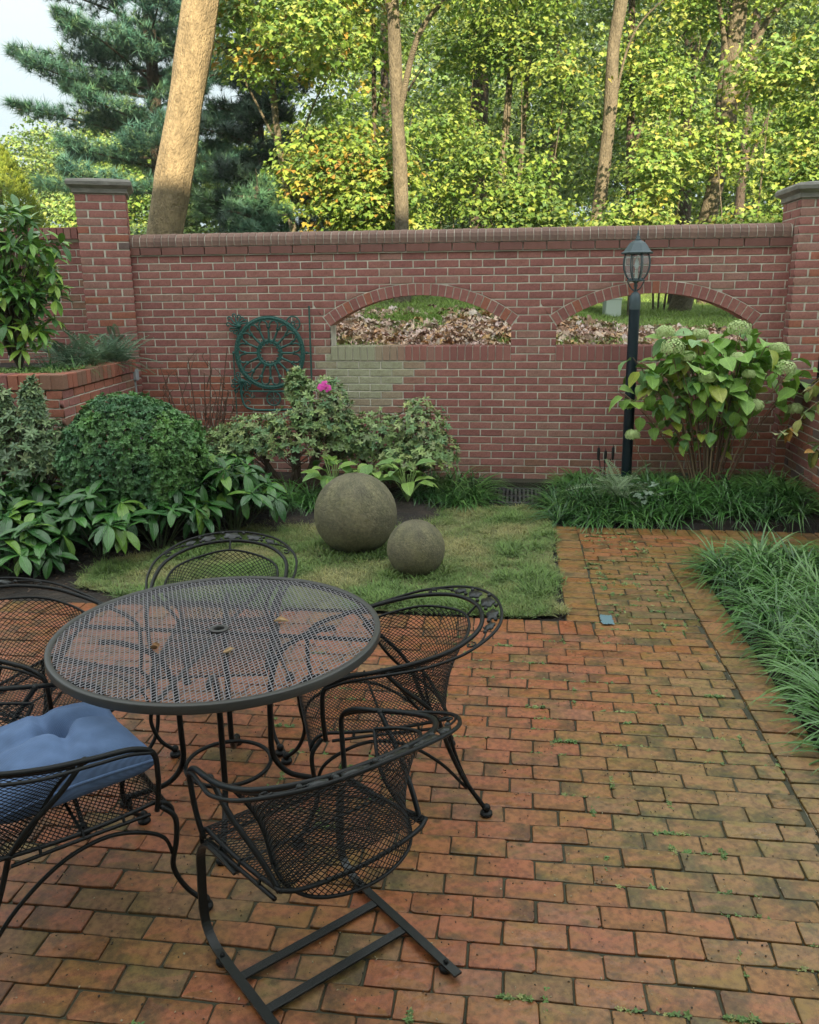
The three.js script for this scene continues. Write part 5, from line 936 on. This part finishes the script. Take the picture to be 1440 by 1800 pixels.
// plants in the raised planter
rnd = mulberry(131);
{
  const frond = (() => { const out = []; for (let i = 0; i < 18; i++) for (const s of [-1, 1]) { const u = i / 18, g = leafGeo(0.05 * Math.sin(Math.PI * (0.15 + 0.8 * u)), 0.011, { n: 2, fold: 0.1, droop: 0.2, peak: 0.3 }); g.applyQuaternion(along(V(s, 0.05, 0.5))); g.translate(0, -0.1 * u * u * 1.6, 0.3 * u); out.push(g); } out.push(tube([[0, 0, 0], [0, -0.025, 0.13], [0, -0.15, 0.29]], 0.0018, { sides: 3 })); return mergeGeometries(out); })();
  const mats = [[0.15, 0.25, 0.15], [0.2, 0.31, 0.18], [0.11, 0.2, 0.12]].map(c => leafMat(c, { transmission: 0.2 }));
  const fern = (name, label, x, y, z, n, s, sp) => { const t = thing(name, label, 'fern', [x, y, z]); for (let i = 0; i < n; i++) { const f = part('frond', frond, pick(mats), t); f.position.set(R(-sp, sp), R(0, 0.06), R(-sp, sp) * 0.5); f.quaternion.copy(along(dirOf(R(0, 6.28), R(0.3, 1.25)), R(-0.3, 0.3))); f.scale.setScalar(s * R(0.7, 1.15)); } return t; };
  fern('fern', 'grey green fern clump filling the back of the raised planter', -4.28, 1.24, -7.95, 80, 1.5, 0.24);
  fern('fern', 'grey green fern drooping over the planter edge beside the pillar', -4.0, 1.24, -8.08, 52, 1.25, 0.12);
  fern('fern', 'thin pale fern rising in front of the tall left pillar', -4.08, 1.45, -8.3, 7, 1.0, 0.05);
  const g0 = thing('fern', 'wispy pale fern among the tufts in front of the lamp post', 'fern', [0.92, 0.2, -7.25]); const pm = leafMat([0.17, 0.25, 0.12], { transmission: 0.25 });
  for (let i = 0; i < 24; i++) { const f = part('frond', frond, pm, g0); f.position.set(R(-0.1, 0.1), R(0, 0.08), R(-0.06, 0.06)); f.quaternion.copy(along(dirOf(R(0, 6.28), R(0.3, 1.3)), R(-0.3, 0.3))); f.scale.setScalar(R(0.8, 1.2)); }
  const w = thing('silver_plant', 'low pale silvery leaved plant among the tufts right of the lamp post', 'plant', [1.14, 0.17, -7.3]), sg = leafGeo(0.075, 0.055, { n: 4, fold: 0.15, droop: 0.3, peak: 0.4, tip: 1.1 }), smt = leafMat([0.2, 0.29, 0.22], { roughness: 0.6, map: T.leaf, transmission: 0.15 });
  for (let i = 0; i < 34; i++) { const a = R(0, 6.28), l = part('leaf', sg, smt, w); l.position.set(0.16 * Math.sin(a) * rnd() * 1.3, R(0.02, 0.14), 0.12 * Math.cos(a)); l.quaternion.copy(along(dirOf(a, R(-0.4, 0.5)), R(-0.4, 0.4))); l.scale.setScalar(R(0.6, 1.1)); }
  // ground cover and a dark strappy tuft
  const gc = rosette(6, 0.035, 0.012, 0.1, 1.1), list = [];
  for (let i = 0; i < 900; i++) list.push({ p: [R(-5.2, -3.88), 1.25 + R(0, 0.05), R(-7.25, -6.78)], q: aim(R(-0.4, 0.4), 1, R(-0.3, 0.5), R(0, 6)), s: R(0.7, 1.5), c: jitterC(rnd() < 0.5 ? [0.13, 0.26, 0.05] : [0.2, 0.3, 0.07], 0.2) });
  tag(inst('ground_cover', gc, leafMat([1, 1, 1], { transmission: 0.25 }), list), 'bright green ground cover spilling along the front of the raised planter', 'ground cover');
  for (const [x, z, s] of [[-4.05, -7.05, 0.7], [-4.0, -7.3, 0.75], [-4.2, -7.2, 0.75], [-3.98, -7.55, 0.7]]) { const m = turf(x, z, s, 'dark strappy tuft growing in the raised planter behind its cap', 'strappy tufts in the planter'); m.position.y = 1.24; }
}
// weeds and moss between the bricks
rnd = mulberry(141);
{
  const g = rosette(6, 0.013, 0.007, 0.1, 0.9), list = [];
  for (let c = 0; c < 300; c++) {
    const onPath = rnd() < 0.35, x = onPath ? R(0.56, 1.14) : R(-1.1, 1.15), z0 = onPath ? R(-6.8, -4.7) : R(-4.6, -1.6), k = Math.round((z0 + 4.565) / 0.1022), z = -4.565 + k * 0.1022 + 0.0511, n = rnd() < 0.16 ? 28 : 5 + Math.floor(rnd() * 8), cross = rnd() < 0.35;
    if (!onPath && fbm(x * 1.3, z * 1.3, 6) < 0.42) continue;
    for (let i = 0; i < n; i++) { const a = R(-1, 1) * (n > 20 ? 0.03 : 0.05); list.push({ p: cross ? [x + R(-0.005, 0.005), -0.006 + R(0, 0.006), z + a] : [x + a * 1.6, -0.006 + R(0, n > 20 ? 0.014 : 0.006), z + R(-0.005, 0.005)], q: aim(R(-0.5, 0.5), 1, R(-0.5, 0.5), R(0, 6)), s: R(0.5, 1.3), c: jitterC(rnd() < 0.3 ? [0.24, 0.27, 0.09] : [0.11, 0.2, 0.05], 0.25) }); }
  }
  tag(inst('joint_weeds', g, leafMat([1, 1, 1], { transmission: 0.2 }), list), 'tiny green weeds growing in the joints between the paving bricks', 'weeds');
  const crumb = new THREE.IcosahedronGeometry(0.004, 0); const cl = [];
  for (let i = 0; i < 2600; i++) cl.push({ p: [R(-2.2, 1.3), 0.002, R(-4.7, -1.6) ], q: aim(R(-1, 1), 1, R(-1, 1), R(0, 6)), s: [R(0.4, 1.2), R(0.3, 0.6), R(0.3, 1)], c: pick([[0.03, 0.022, 0.014], [0.03, 0.022, 0.014], [0.08, 0.055, 0.03], [0.3, 0.26, 0.16]]) });
  tag(inst('debris', clean(crumb), std([1, 1, 1]), cl), 'scattered specks of dirt and plant crumbs lying on the paving bricks', 'debris');
  const mulch = clean(new THREE.BoxGeometry(0.03, 0.006, 0.009)), ml = [];
  for (let i = 0; i < 2600; i++) { const left = rnd() < 0.55, x = left ? R(-4, -2.0) : R(1.36, 1.75), z = left ? R(-7.9, -5.0) : R(-6, -3); if (inside(x, z, lawnEdge)) continue; ml.push({ p: [x, soilY(x, z) + 0.004, z], q: aim(R(-0.5, 0.5), 1, R(-0.5, 0.5), R(0, 6)), s: R(0.4, 1.2), c: jitterC([0.085, 0.06, 0.042], 0.3) }); }
  tag(inst('mulch', mulch, std([1, 1, 1], { roughness: 0.95 }), ml), 'dark bark mulch crumbs covering the soil of the beds', 'mulch');
}

// ------------------------------------------------------------------ the wood beyond the wall
rnd = mulberry(201);
{ // fallen leaves, long grass, both coloured lighter to stand for sun on the bank
  const dead = (() => { const g = mapleLeaf(0.13), p = g.attributes.position; for (let i = 0; i < p.count; i++) p.setY(i, p.getY(i) + 0.03 * Math.sin(i * 2.1) + 0.25 * Math.abs(p.getX(i))); g.computeVertexNormals(); return g; })();
  const list = []; for (let i = 0; i < 15000; i++) { const near = rnd() < 0.65, z = near ? R(-11.5, -8.95) : R(-14.5, -10), x = R(-4.4, 4.6) * (0.6 + 0.5 * -z / 16); const n = fbm(x * 0.7, z * 0.7, 4); if (n < 0.42 && rnd() < 0.75) continue; if (z < -12 && rnd() < (-12 - z) / 1.2) continue; list.push({ p: [x, landY(x, z) + R(0.0, 0.05), z], q: aim(R(-0.9, 0.9), 1, R(-0.9, 0.9), R(0, 6.28)), s: R(0.6, 1.15), c: jitterC(pick([[0.50, 0.37, 0.29], [0.58, 0.45, 0.37], [0.38, 0.25, 0.18], [0.64, 0.5, 0.41], [0.27, 0.17, 0.11], [0.54, 0.34, 0.18]]), 0.2) }); }
  tag(inst('leaf_litter', dead, phy([1, 1, 1], { side: THREE.DoubleSide, roughness: 0.85 }), list), 'brown fallen leaves covering the ground beyond the arches', 'leaf litter');
  const b = []; for (let i = 0; i < 9; i++) { const g = leafGeo(R(0.08, 0.17), 0.007, { n: 3, fold: 0.2, droop: R(0.3, 0.9), peak: 0.15, tip: 0.9 }); g.applyQuaternion(along(dirOf(R(0, 6.28), R(0.7, 1.35)))); g.translate(R(-0.05, 0.05), 0, R(-0.05, 0.05)); b.push(g); }
  const gl = []; for (let i = 0; i < 42000; i++) { const far = rnd() < 0.75, z = far ? -12 - 22 * Math.pow(rnd(), 1.6) : R(-12.5, -8.95), x = R(-0.42, 0.42) * -z; const n = fbm(x * 0.7, z * 0.7, 4); if (!far && n > 0.44) continue; if (z > -13 && z < -12 && n > 0.5 && rnd() < 0.6) continue; gl.push({ p: [x, landY(x, z) - 0.01, z], q: aim(R(-0.2, 0.2), 1, R(-0.2, 0.2), R(0, 6.28)), s: R(0.6, 1.3), c: jitterC([0.24, 0.37, 0.06], 0.25) }); }
  tag(inst('long_grass', mergeGeometries(b), leafMat([1, 1, 1], { transmission: 0.3 }), gl), 'bright grass on the slope beyond the arches', 'grass');
}
const maple = mapleLeaf(0.088), mapleM = leafMat([1, 1, 1], { roughness: 0.6, transmission: 0.38 });
function foliage(t, lobes, sprays, leaves, size, palette, o = {}) { // lobes [x, y, z, rx, ry, rz] in the tree's own axes
  const list = [], vol = lobes.map(l => l[3] * l[4] * l[5] ** 0.5), tot = vol.reduce((a, b) => a + b);
  lobes.forEach((l, li) => {
    const n = Math.round(2.7 * sprays * vol[li] / tot);
    for (let i = 0; i < n; i++) {
      const d = dirOf(R(0, 6.283), Math.asin(R(-1, 1))), k = Math.pow(rnd(), 0.42), hole = noise((l[0] + d.x * l[3] * k) * 0.9 + 31, (l[1] + d.y * l[4] * k) * 0.9, (l[2] + d.z) * 0.9);
      if (hole < (o.gap ?? 0.3)) continue;
      const c = [l[0] + d.x * l[3] * k, l[1] + d.y * l[4] * k, l[2] + d.z * l[5] * k], col = pick(palette), sr = (o.spread ?? 0.34) * R(0.7, 1.3), up = V(R(-0.35, 0.35) + d.x * 0.3, 1, R(-0.35, 0.35) + d.z * 0.3 + 0.25).normalize();
      for (let j = 0; j < leaves; j++) {
        const a = R(0, 6.283), r = sr * Math.sqrt(rnd()), off = V(Math.sin(a) * r, R(-0.08, 0.08) - 0.35 * r * r / sr, Math.cos(a) * r), dd = V(Math.sin(a) + R(-0.6, 0.6), R(-1.1, -0.1), Math.cos(a) + R(-0.4, 0.8));
        list.push({ p: [c[0] + off.x, c[1] + off.y + up.x * 0, c[2] + off.z], q: along(dd, R(-0.5, 0.5)), s: size * R(0.6, 1.15), c: jitterC(rnd() < 0.75 ? col : pick(palette), 0.22) });
      }
    }
  });
  return inst('foliage', o.geo ?? maple, o.mat ?? mapleM, list, t);
}
const yg = [[0.23, 0.35, 0.045], [0.29, 0.40, 0.06], [0.165, 0.29, 0.04], [0.36, 0.42, 0.085], [0.125, 0.24, 0.04]];
const ygo = [...yg, ...yg, [0.36, 0.44, 0.11], [0.40, 0.36, 0.055]];
const gr = [[0.11, 0.20, 0.035], [0.15, 0.26, 0.04], [0.2, 0.30, 0.04], [0.08, 0.16, 0.035], [0.27, 0.34, 0.05]];
const barkP = M.bark([0.46, 0.35, 0.2], 0.035), barkG = M.bark([0.27, 0.225, 0.15], 0.03), barkD = M.bark([0.16, 0.12, 0.09], 0.03);
// trunk from path points (own axes), radius at foot and head; limbs [[at, [end...], radius]]
function trunk(t, pts, r0, r1, mat, limbs = [], sides = 14) {
  const c = curve(pts), w = tube(pts, u => mix(r0, r1, u) * (1 + 0.35 * Math.exp(-u * 14) + 0.05 * Math.sin(u * 31)), { sides, seg: 44 });
  const p = w.attributes.position, a = 0.06 * r0; for (let i = 0; i < p.count; i++) { const n = fbm(p.getX(i) * 6, p.getY(i) * 2, p.getZ(i) * 6, 3) - 0.5; p.setX(i, p.getX(i) + n * a * 3); p.setZ(i, p.getZ(i) + n * a * 2); }
  const uvA = w.attributes.uv; for (let i = 0; i < uvA.count; i++) uvA.setY(i, uvA.getY(i) * 0.45);
  w.computeVertexNormals(); part('trunk', w, mat, t);
  for (const [u, ends, lr] of limbs) { const s = c.getPoint(u); part('limb', tube([[s.x, s.y, s.z], ...ends], q => lr * (1 - 0.75 * q), { sides: 7, seg: 20 }), mat, t); }
}
function tree(label, x, z, build, group) { const t = thing('tree', label, 'tree', [x, landY(x, z) - 0.15, z], 0, group); build(t); return t; }
rnd = mulberry(211);
tree('thick pale leaning tree trunk behind the left pillar, lit gold above and shaded below', -5.78, -13, t => {
  trunk(t, [[0.05, 0, 0], [0.38, 1.38, 0], [0.80, 2.95, 0.02], [1.18, 4.5, 0], [1.60, 6.2, 0.05], [2.1, 9.2, 0.1], [2.3, 12, 0]], 0.285, 0.215, barkP, [[0.62, [[0.4, 7.4, 0.6], [-0.6, 8.4, 1.4]], 0.09], [0.72, [[2.6, 8.6, 0.9], [3.6, 9.6, 2.0]], 0.09], [0.66, [[2.1, 8.0, 2.2], [2.6, 7.6, 5.0]], 0.07]], 20);
  foliage(t, [[-0.3, 8.9, 2.2, 1.9, 1.1, 1.4], [3.2, 9.6, 2.2, 2.0, 1.0, 1.6], [1.2, 11.2, 0.3, 3.0, 1.5, 2.5], [-0.9, 7.05, 2.0, 0.8, 0.5, 0.7], [2.4, 7.2, 5.0, 1.5, 0.9, 0.6], [2.9, 8.3, 5.6, 1.4, 0.7, 0.6]], 370, 14, 1.0, ygo);
});
tree('slender pale trunk left of centre above the wall, with yellow green maple leaves', -1.85, -14, t => {
  trunk(t, [[0, 0, 0], [0, 1.8, 0], [-0.06, 3.4, 0], [-0.1, 5, 0], [-0.02, 7.5, 0], [0.2, 10.5, 0]], 0.118, 0.075, barkG, [[0.34, [[0.35, 4.1, 0.2], [0.9, 4.6, 0.35], [1.35, 5.0, 0.3]], 0.055], [0.5, [[-0.6, 6.2, 0.5], [-1.3, 7.0, 0.9]], 0.04]]);
  foliage(t, [[-0.4, 7.6, 0.8, 1.5, 1.2, 1.1], [0.9, 5.0, 0.6, 0.9, 0.8, 0.7], [0.4, 6.3, 0.9, 1.1, 0.9, 0.7], [-1.25, 4.3, 0.9, 0.7, 0.8, 0.6]], 300, 15, 1.0, yg);
});
tree('broad yellow green maple between the leaning trunk and the slender pale one', -4.2, -15.3, t => {
  trunk(t, [[0.2, 0, -0.4], [0.1, 1.5, -0.4], [-0.1, 3.5, -0.3], [0.1, 7, -0.2], [0, 9, 0]], 0.075, 0.035, barkG, [[0.3, [[0.7, 3.2, 0.2], [1.2, 3.9, 0.3]], 0.025], [0.4, [[-0.6, 3.9, 0.2], [-1.0, 4.4, 0.3]], 0.025]]);
  foliage(t, [[0.95, 2.3, 0.2, 1.2, 1.0, 0.8], [0.1, 4.6, 0.1, 1.4, 1.2, 0.9], [0.8, 6.2, 0, 1.4, 1.1, 0.9], [-0.4, 7.2, -0.2, 1.3, 1.1, 0.9], [1.3, 4.4, 0.2, 0.9, 1.2, 0.7], [1.6, 2.0, 0.4, 0.9, 0.9, 0.7]], 620, 16, 1.1, [...yg, ...yg, [0.44, 0.36, 0.045], [0.4, 0.24, 0.04]]);
});
tree('dark straight tree trunk in the middle of the wood, left of two thin stems', -0.875, -20, t => {
  trunk(t, [[0, 0, 0], [-0.02, 3, 0], [0.0, 6, 0], [0.05, 11, 0]], 0.21, 0.14, barkD, [[0.25, [[-0.8, 2.7, 0.3], [-1.8, 3.0, 0.4]], 0.04]]);
  foliage(t, [[-1.1, 6.4, 0.8, 2.0, 1.6, 1.2], [1.0, 7.8, 0.5, 2.2, 1.6, 1.4], [-1.6, 3.2, 0.9, 1.6, 1.1, 1.0], [0.8, 5.2, -1.2, 1.8, 1.4, 1.0]], 420, 14, 1.0, gr);
});
tree('pair of thin grey stems right of the dark trunk', -0.34, -17, t => {
  trunk(t, [[0, 0, 0], [0.0, 1.9, 0], [0.1, 3.4, 0], [0.2, 5.2, 0], [0.3, 8, 0]], 0.085, 0.05, barkG, [], 9); trunk(t, [[0.15, 0, 0.2], [0.3, 1.5, 0.2], [0.42, 3.2, 0.2], [0.5, 4.8, 0.2], [0.7, 8, 0.2]], 0.06, 0.035, barkG, [], 8);
  foliage(t, [[0.3, 5.4, 1.0, 1.2, 1.1, 0.8], [0.9, 6.9, 0.6, 1.3, 0.9, 0.9], [-0.1, 2.1, 1.4, 1.2, 0.6, 0.7]], 250, 15, 1.0, yg);
});
tree('pale curved trunk right of the wood’s middle, above and left of the lantern', 1.42, -16, t => {
  trunk(t, [[-0.28, 0, 0], [-0.12, 1.0, 0], [0.02, 2.1, 0], [0.12, 3.6, 0], [0.12, 4.5, 0], [0.26, 5.6, 0], [0.3, 8, 0], [0.5, 11, 0]], 0.125, 0.095, barkG, [[0.36, [[0.45, 4.7, 0.1], [1.1, 5.3, 0.3]], 0.03]]);
  foliage(t, [[-1.0, 7.0, 0.6, 1.3, 1.0, 1.0], [1.2, 7.2, 0.5, 1.3, 1.0, 1.0], [-0.9, 4.2, 0.4, 0.75, 0.5, 0.6], [0.1, 9, 0.3, 2.0, 1.2, 1.6], [0.75, 5.0, -0.8, 0.8, 0.7, 0.6]], 330, 14, 1.0, ygo);
});
tree('thin dark trunk further back, right of the curved pale one', 3.55, -20, t => {
  trunk(t, [[0.05, 0, 0], [0.05, 2.5, 0], [-0.02, 5, 0], [-0.1, 8, 0], [0, 11, 0]], 0.17, 0.12, barkD, [[0.45, [[0.5, 5.8, 0.2], [1.1, 6.3, 0.3]], 0.05]]);
  foliage(t, [[-1.0, 5.4, 0.4, 1.4, 1.4, 1.0], [1.0, 7.4, 0.5, 1.6, 1.2, 1.2], [-0.9, 3.0, 0.6, 1.4, 1.0, 0.8], [1.2, 4.0, -0.8, 1.5, 1.2, 0.8]], 360, 14, 1.0, gr);
});
tree('stout grey curved trunk at the right of the wood, near the right pillar', 3.42, -17, t => {
  trunk(t, [[-0.35, 0, 0], [-0.1, 1.0, 0], [0.1, 1.9, 0], [0.3, 3.3, 0], [0.3, 4.4, 0], [0.36, 5.6, 0], [0.3, 8, 0], [0.2, 11, 0]], 0.175, 0.125, barkG, [[0.46, [[0.9, 5.2, 0.2], [1.7, 5.6, 0.4], [2.6, 5.9, 0.4]], 0.07], [0.55, [[-0.4, 6.3, 0.2], [-1.0, 6.6, 0.2]], 0.05]]);
  foliage(t, [[1.3, 5.9, 0.8, 1.4, 0.9, 0.9], [0.4, 7.4, 0.9, 1.6, 0.9, 1.0], [2.0, 4.0, 0.4, 1.3, 1.0, 0.8], [-1.0, 6.4, 0.4, 0.9, 0.8, 0.7], [0, 9.4, 0, 2.2, 1.2, 1.8]], 420, 15, 1.0, ygo);
});
const under = [['low bright maple sapling behind the left arch and wall', -2.7, -15.2, [[0, 1.9, 0, 1.1, 0.7, 0.6], [0.9, 2.9, -0.3, 0.7, 0.5, 0.5], [-0.6, 3.2, -0.3, 0.7, 0.6, 0.5], [0.5, 1.2, 0, 0.9, 0.4, 0.4]], yg, 210], ['leafy sapling behind the wall between the two arches', 0.1, -15.6, [[0, 1.5, 0, 1.1, 0.5, 0.6], [-0.9, 2.4, 0, 0.6, 0.8, 0.5], [0.7, 3.3, -0.5, 0.8, 0.7, 0.5], [-0.1, 4.3, -0.6, 0.7, 0.5, 0.5]], gr, 240], ['yellow leaved sapling behind the lantern', 1.9, -15.0, [[0.0, 1.6, 0, 0.8, 0.5, 0.5], [0.3, 2.7, 0, 0.45, 0.8, 0.45], [-0.7, 1.2, 0.1, 0.6, 0.4, 0.4], [0.6, 3.6, -0.3, 0.6, 0.5, 0.4]], ygo, 210], ['broad yellow green sapling behind the wall, left of the right pillar', 3.7, -14.6, [[0, 1.4, 0, 0.9, 0.5, 0.6], [0.8, 2.6, -0.2, 0.7, 0.8, 0.6], [-0.6, 2.9, -0.5, 0.6, 0.6, 0.5], [0.2, 3.9, -0.3, 0.8, 0.5, 0.5]], ygo, 290], ['tall bright sapling above the right pillar', 5.0, -14.6, [[0, 2.2, 0, 0.8, 0.7, 0.6], [0.2, 4.2, 0, 0.9, 1.0, 0.6], [-0.5, 3.2, -0.2, 0.6, 0.6, 0.5]], yg, 260], ['slim sapling with sparse leaves between the dark trunk and the slender pale one', -1.2, -16.5, [[0, 3.0, 0, 0.8, 0.8, 0.5], [0.4, 4.4, 0, 0.8, 0.6, 0.5], [-0.3, 1.8, 0.2, 0.6, 0.5, 0.4]], yg, 200], ['sapling with airy leaves between the curved trunk and the thin dark one', 2.75, -17.2, [[0, 2.8, 0, 0.9, 0.7, 0.5], [-0.4, 4.3, 0, 0.8, 0.7, 0.5], [0.5, 5.6, 0, 0.8, 0.6, 0.5]], yg, 220]];
for (const [l, x, z, lobes, pal, n] of under) { rnd = mulberry(Math.round((x + 9) * 77)); const t = thing('sapling', l, 'sapling', [x, landY(x, z) - 0.1, z]); foliage(t, lobes, n, 12, 1.0, pal, { spread: 0.32, gap: 0.33 }); for (const q of lobes) part('stem', tube([[q[0] * 0.2, 0, 0], [q[0] * 0.6, q[1] * 0.5, q[2] * 0.5], [q[0], q[1] + q[4] * 0.7, q[2]]], u => 0.022 * (1 - 0.8 * u), { sides: 6, seg: 14 }), barkG, t); }
// conifers
rnd = mulberry(231);
const needle = (() => { const out = []; for (let i = 0; i < 22; i++) { const g = new THREE.BufferGeometry(), d = dirOf(R(0, 6.28), R(-0.5, 1.1)), L = R(0.12, 0.2), s = V(d.z, 0.2, -d.x).normalize().multiplyScalar(0.006); out.push(geom([-s.x, -s.y, -s.z, s.x, s.y, s.z, d.x * L, d.y * L, d.z * L], null, [0, 1, 2])); } return mergeGeometries(out); })();
const pineM = leafMat([1, 1, 1], { roughness: 0.6, transmission: 0.1 });
function pine(label, x, z, H, reach, y0, n, col, s = 1, trunkR = 0.24) {
  const t = thing('pine_tree', label, 'pine tree', [x, landY(x, z) - 0.1, z]), list = [];
  trunk(t, [[0, 0, 0], [0.05, H * 0.5, 0], [0, H * 0.97, 0]], trunkR, trunkR * 0.18, barkD, [], 10);
  for (let i = 0; i < n; i++) {
    const f = i / n, y = y0 + (H - y0 - 0.3) * f, az = i * 2.39996 + R(-0.3, 0.3), L = reach * Math.pow(1 - f * 0.8, 0.75) * R(0.7, 1.1), dx = Math.sin(az), dz = Math.cos(az), sag = R(-0.05, 0.14) * L;
    const P = u => V(dx * L * u, y + L * 0.12 * u - sag * Math.sin(u * 2.2), dz * L * u);
    part('bough', tube([P(0), P(0.4), P(0.75), P(1)], u => 0.04 * (1 - 0.85 * u), { sides: 5, seg: 10 }), barkD, t);
    const m = Math.round(80 * L);
    for (let k = 0; k < m; k++) { const u = R(0.22, 1.02), p = P(u), w = 0.3 * L * Math.sin(Math.PI * Math.min(1, u)) * R(-1, 1) + R(-0.1, 0.1); list.push({ p: [p.x - dz * w, p.y + R(-0.1, 0.16), p.z + dx * w], q: aim(dx * 0.5 + R(-0.5, 0.5), 1, dz * 0.5 + R(-0.5, 0.5), R(0, 6)), s: s * R(0.8, 1.5), c: jitterC(pick(col), 0.2) }); }
  }
  inst('needles', needle, pineM, list, t); return t;
}
const blueP = [[0.05, 0.145, 0.10], [0.07, 0.18, 0.115], [0.035, 0.11, 0.08], [0.10, 0.19, 0.09]];
pine('tall blue green pine behind the thick leaning trunk at the upper left', -9.6, -23, 15, 3.75, 2.6, 92, blueP, 1.2);
pine('smaller dark pine lower down between the leaning trunk and the maples', -5.6, -19, 6.2, 2.1, 0.6, 38, [[0.03, 0.075, 0.04], [0.045, 0.1, 0.05], [0.02, 0.055, 0.035]], 1.1, 0.12);
pine('soft green young pine just above the wall right of the leaning trunk', -4.15, -13.8, 2.3, 1.0, 0.3, 26, [[0.06, 0.15, 0.08], [0.09, 0.19, 0.1]], 0.75, 0.012);
rnd = mulberry(241);
{ // golden clipped cone and leafy trees at the far left
  const t = thing('golden_shrub', 'bright yellow green conical shrub beyond the wall at the left edge', 'shrub', [-8.05, landY(-8, -13) - 0.1, -13]);
  const list = [], g = twigSpray(9, 0.09, 0.035, 0.016); for (let i = 0; i < 5200; i++) { const a = R(0, 6.28), u = Math.pow(rnd(), 0.8), r = 0.98 * Math.pow(1 - u, 0.62) * (1 - 0.25 * Math.pow(rnd(), 2)), y = 2.55 * u; list.push({ p: [r * Math.sin(a), y, r * Math.cos(a)], q: along(V(Math.sin(a), 0.8 + R(-0.3, 0.3), Math.cos(a)), R(-0.6, 0.6)), s: R(0.8, 1.3), c: jitterC(pick([[0.33, 0.40, 0.05], [0.26, 0.34, 0.05], [0.2, 0.28, 0.05]]), 0.2) }); }
  inst('foliage', g, leafMat([1, 1, 1]), list, t); part('stem', rod([0, 0, 0], [0, 2.2, 0], 0.04), barkD, t);
}
const far = [['hazy green tree far beyond the wall at the left edge', -22.5, -42, [[-1, 5.2, 0, 3.0, 3.2, 2.4], [1.6, 3.4, 0.5, 2.6, 2.4, 2], [0, 1.5, 1, 3.5, 1.6, 2]], gr, 460], ['hazy yellow green tree with a rounded top behind the left pillar', -17.6, -38, [[0, 4.9, 0, 1.9, 1.8, 1.6], [-1.6, 3.6, 0, 1.7, 1.6, 1.5], [1.4, 3.0, 0.4, 2.0, 1.8, 1.5], [0, 1.2, 0.8, 3.0, 1.2, 1.4]], yg, 460], ['far pale green tree reaching highest at the left, below the open sky', -24.0, -50, [[0.5, 8.2, 0, 2.6, 2.6, 2], [-2.5, 6.5, 0, 2.6, 2.6, 2], [2.6, 5.4, 0, 2.6, 2.4, 2]], yg, 420], ['far dark green tree seen between the pine and the leaning trunk', -12.5, -36, [[0, 3.6, 0, 3, 2.4, 2], [2.4, 5.2, 0, 2.4, 2.4, 2], [-2, 1.6, 1, 2.2, 1.4, 1.5]], gr, 420]];
for (const [l, x, z, lobes, pal, n] of far) { rnd = mulberry(Math.round(-x * 31)); const t = tree(l, x, z, q => { trunk(q, [[0, 0, 0], [0.1, lobes[0][1] * 0.5, 0], [0, lobes[0][1] + 1, 0]], 0.24, 0.08, barkD, [], 9); foliage(q, lobes, n, 14, 2.1, pal, { spread: 0.55, gap: 0.2 }); }); }
rnd = mulberry(247);
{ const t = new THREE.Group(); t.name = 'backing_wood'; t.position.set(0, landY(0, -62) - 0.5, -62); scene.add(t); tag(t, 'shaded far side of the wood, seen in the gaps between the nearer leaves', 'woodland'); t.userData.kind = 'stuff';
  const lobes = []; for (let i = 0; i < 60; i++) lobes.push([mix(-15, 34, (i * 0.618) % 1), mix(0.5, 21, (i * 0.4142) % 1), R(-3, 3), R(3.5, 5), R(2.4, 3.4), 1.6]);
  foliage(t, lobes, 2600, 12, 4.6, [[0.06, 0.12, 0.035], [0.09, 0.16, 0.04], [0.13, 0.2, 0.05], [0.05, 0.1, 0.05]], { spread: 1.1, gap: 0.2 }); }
rnd = mulberry(251);
{ // thin understorey stems, each its own
  for (const [x, z, lean, r, l] of [[-2.62, -15.5, 0.1, 0.045, 'thin bare sapling stem left of the slender pale trunk'], [2.35, -17.5, -0.22, 0.09, 'leaning dark stem between the curved pale trunk and the stout grey one'], [4.35, -21, 0.02, 0.1, 'thin grey stem far back at the right'], [0.75, -22, 0.03, 0.08, 'thin dark stem far back in the middle of the wood'], [-3.2, -22, -0.04, 0.13, 'dark trunk deep in the shade behind the maple leaves'], [5.5, -23, 0, 0.14, 'grey trunk far back at the right edge']]) tree(l, x, z, t => { trunk(t, [[0, 0, 0], [lean, 2.5, 0], [lean * 1.6, 5, 0.1], [lean * 2.5, 9, 0]], r, r * 0.6, barkD, [[0.4, [[lean + 0.5, 4.6, 0.2], [lean + 0.9, 5.2, 0.2]], r * 0.4]], 9); foliage(t, [[lean * 2, 7.6, 0, 1.6, 1.3, 1.2]], 70, 13, 1.1, gr); });
  const t = new THREE.Group(); t.name = 'distant_wood'; t.position.set(0, landY(0, -36) - 0.2, -36); scene.add(t); tag(t, 'dense mass of green and yellow woodland filling the background behind the trunks', 'woodland'); t.userData.kind = 'stuff';
  const lobes = []; for (let i = 0; i < 96; i++) { const z = R(-22, 8), q = i / 96; lobes.push([mix(-0.2, 0.5, (i * 0.618) % 1) * (36 - z), mix(0.3, 15, ((i * 0.4142) % 1)), z, R(2, 3.6), R(1.6, 2.6), R(1.2, 2.2)]); }
  foliage(t, lobes, 5600, 14, 2.4, [...gr, ...gr, ...yg, [0.04, 0.085, 0.03]], { spread: 0.6, gap: 0.3 });
}
camera.far = 400;
renderer.render(scene, camera);
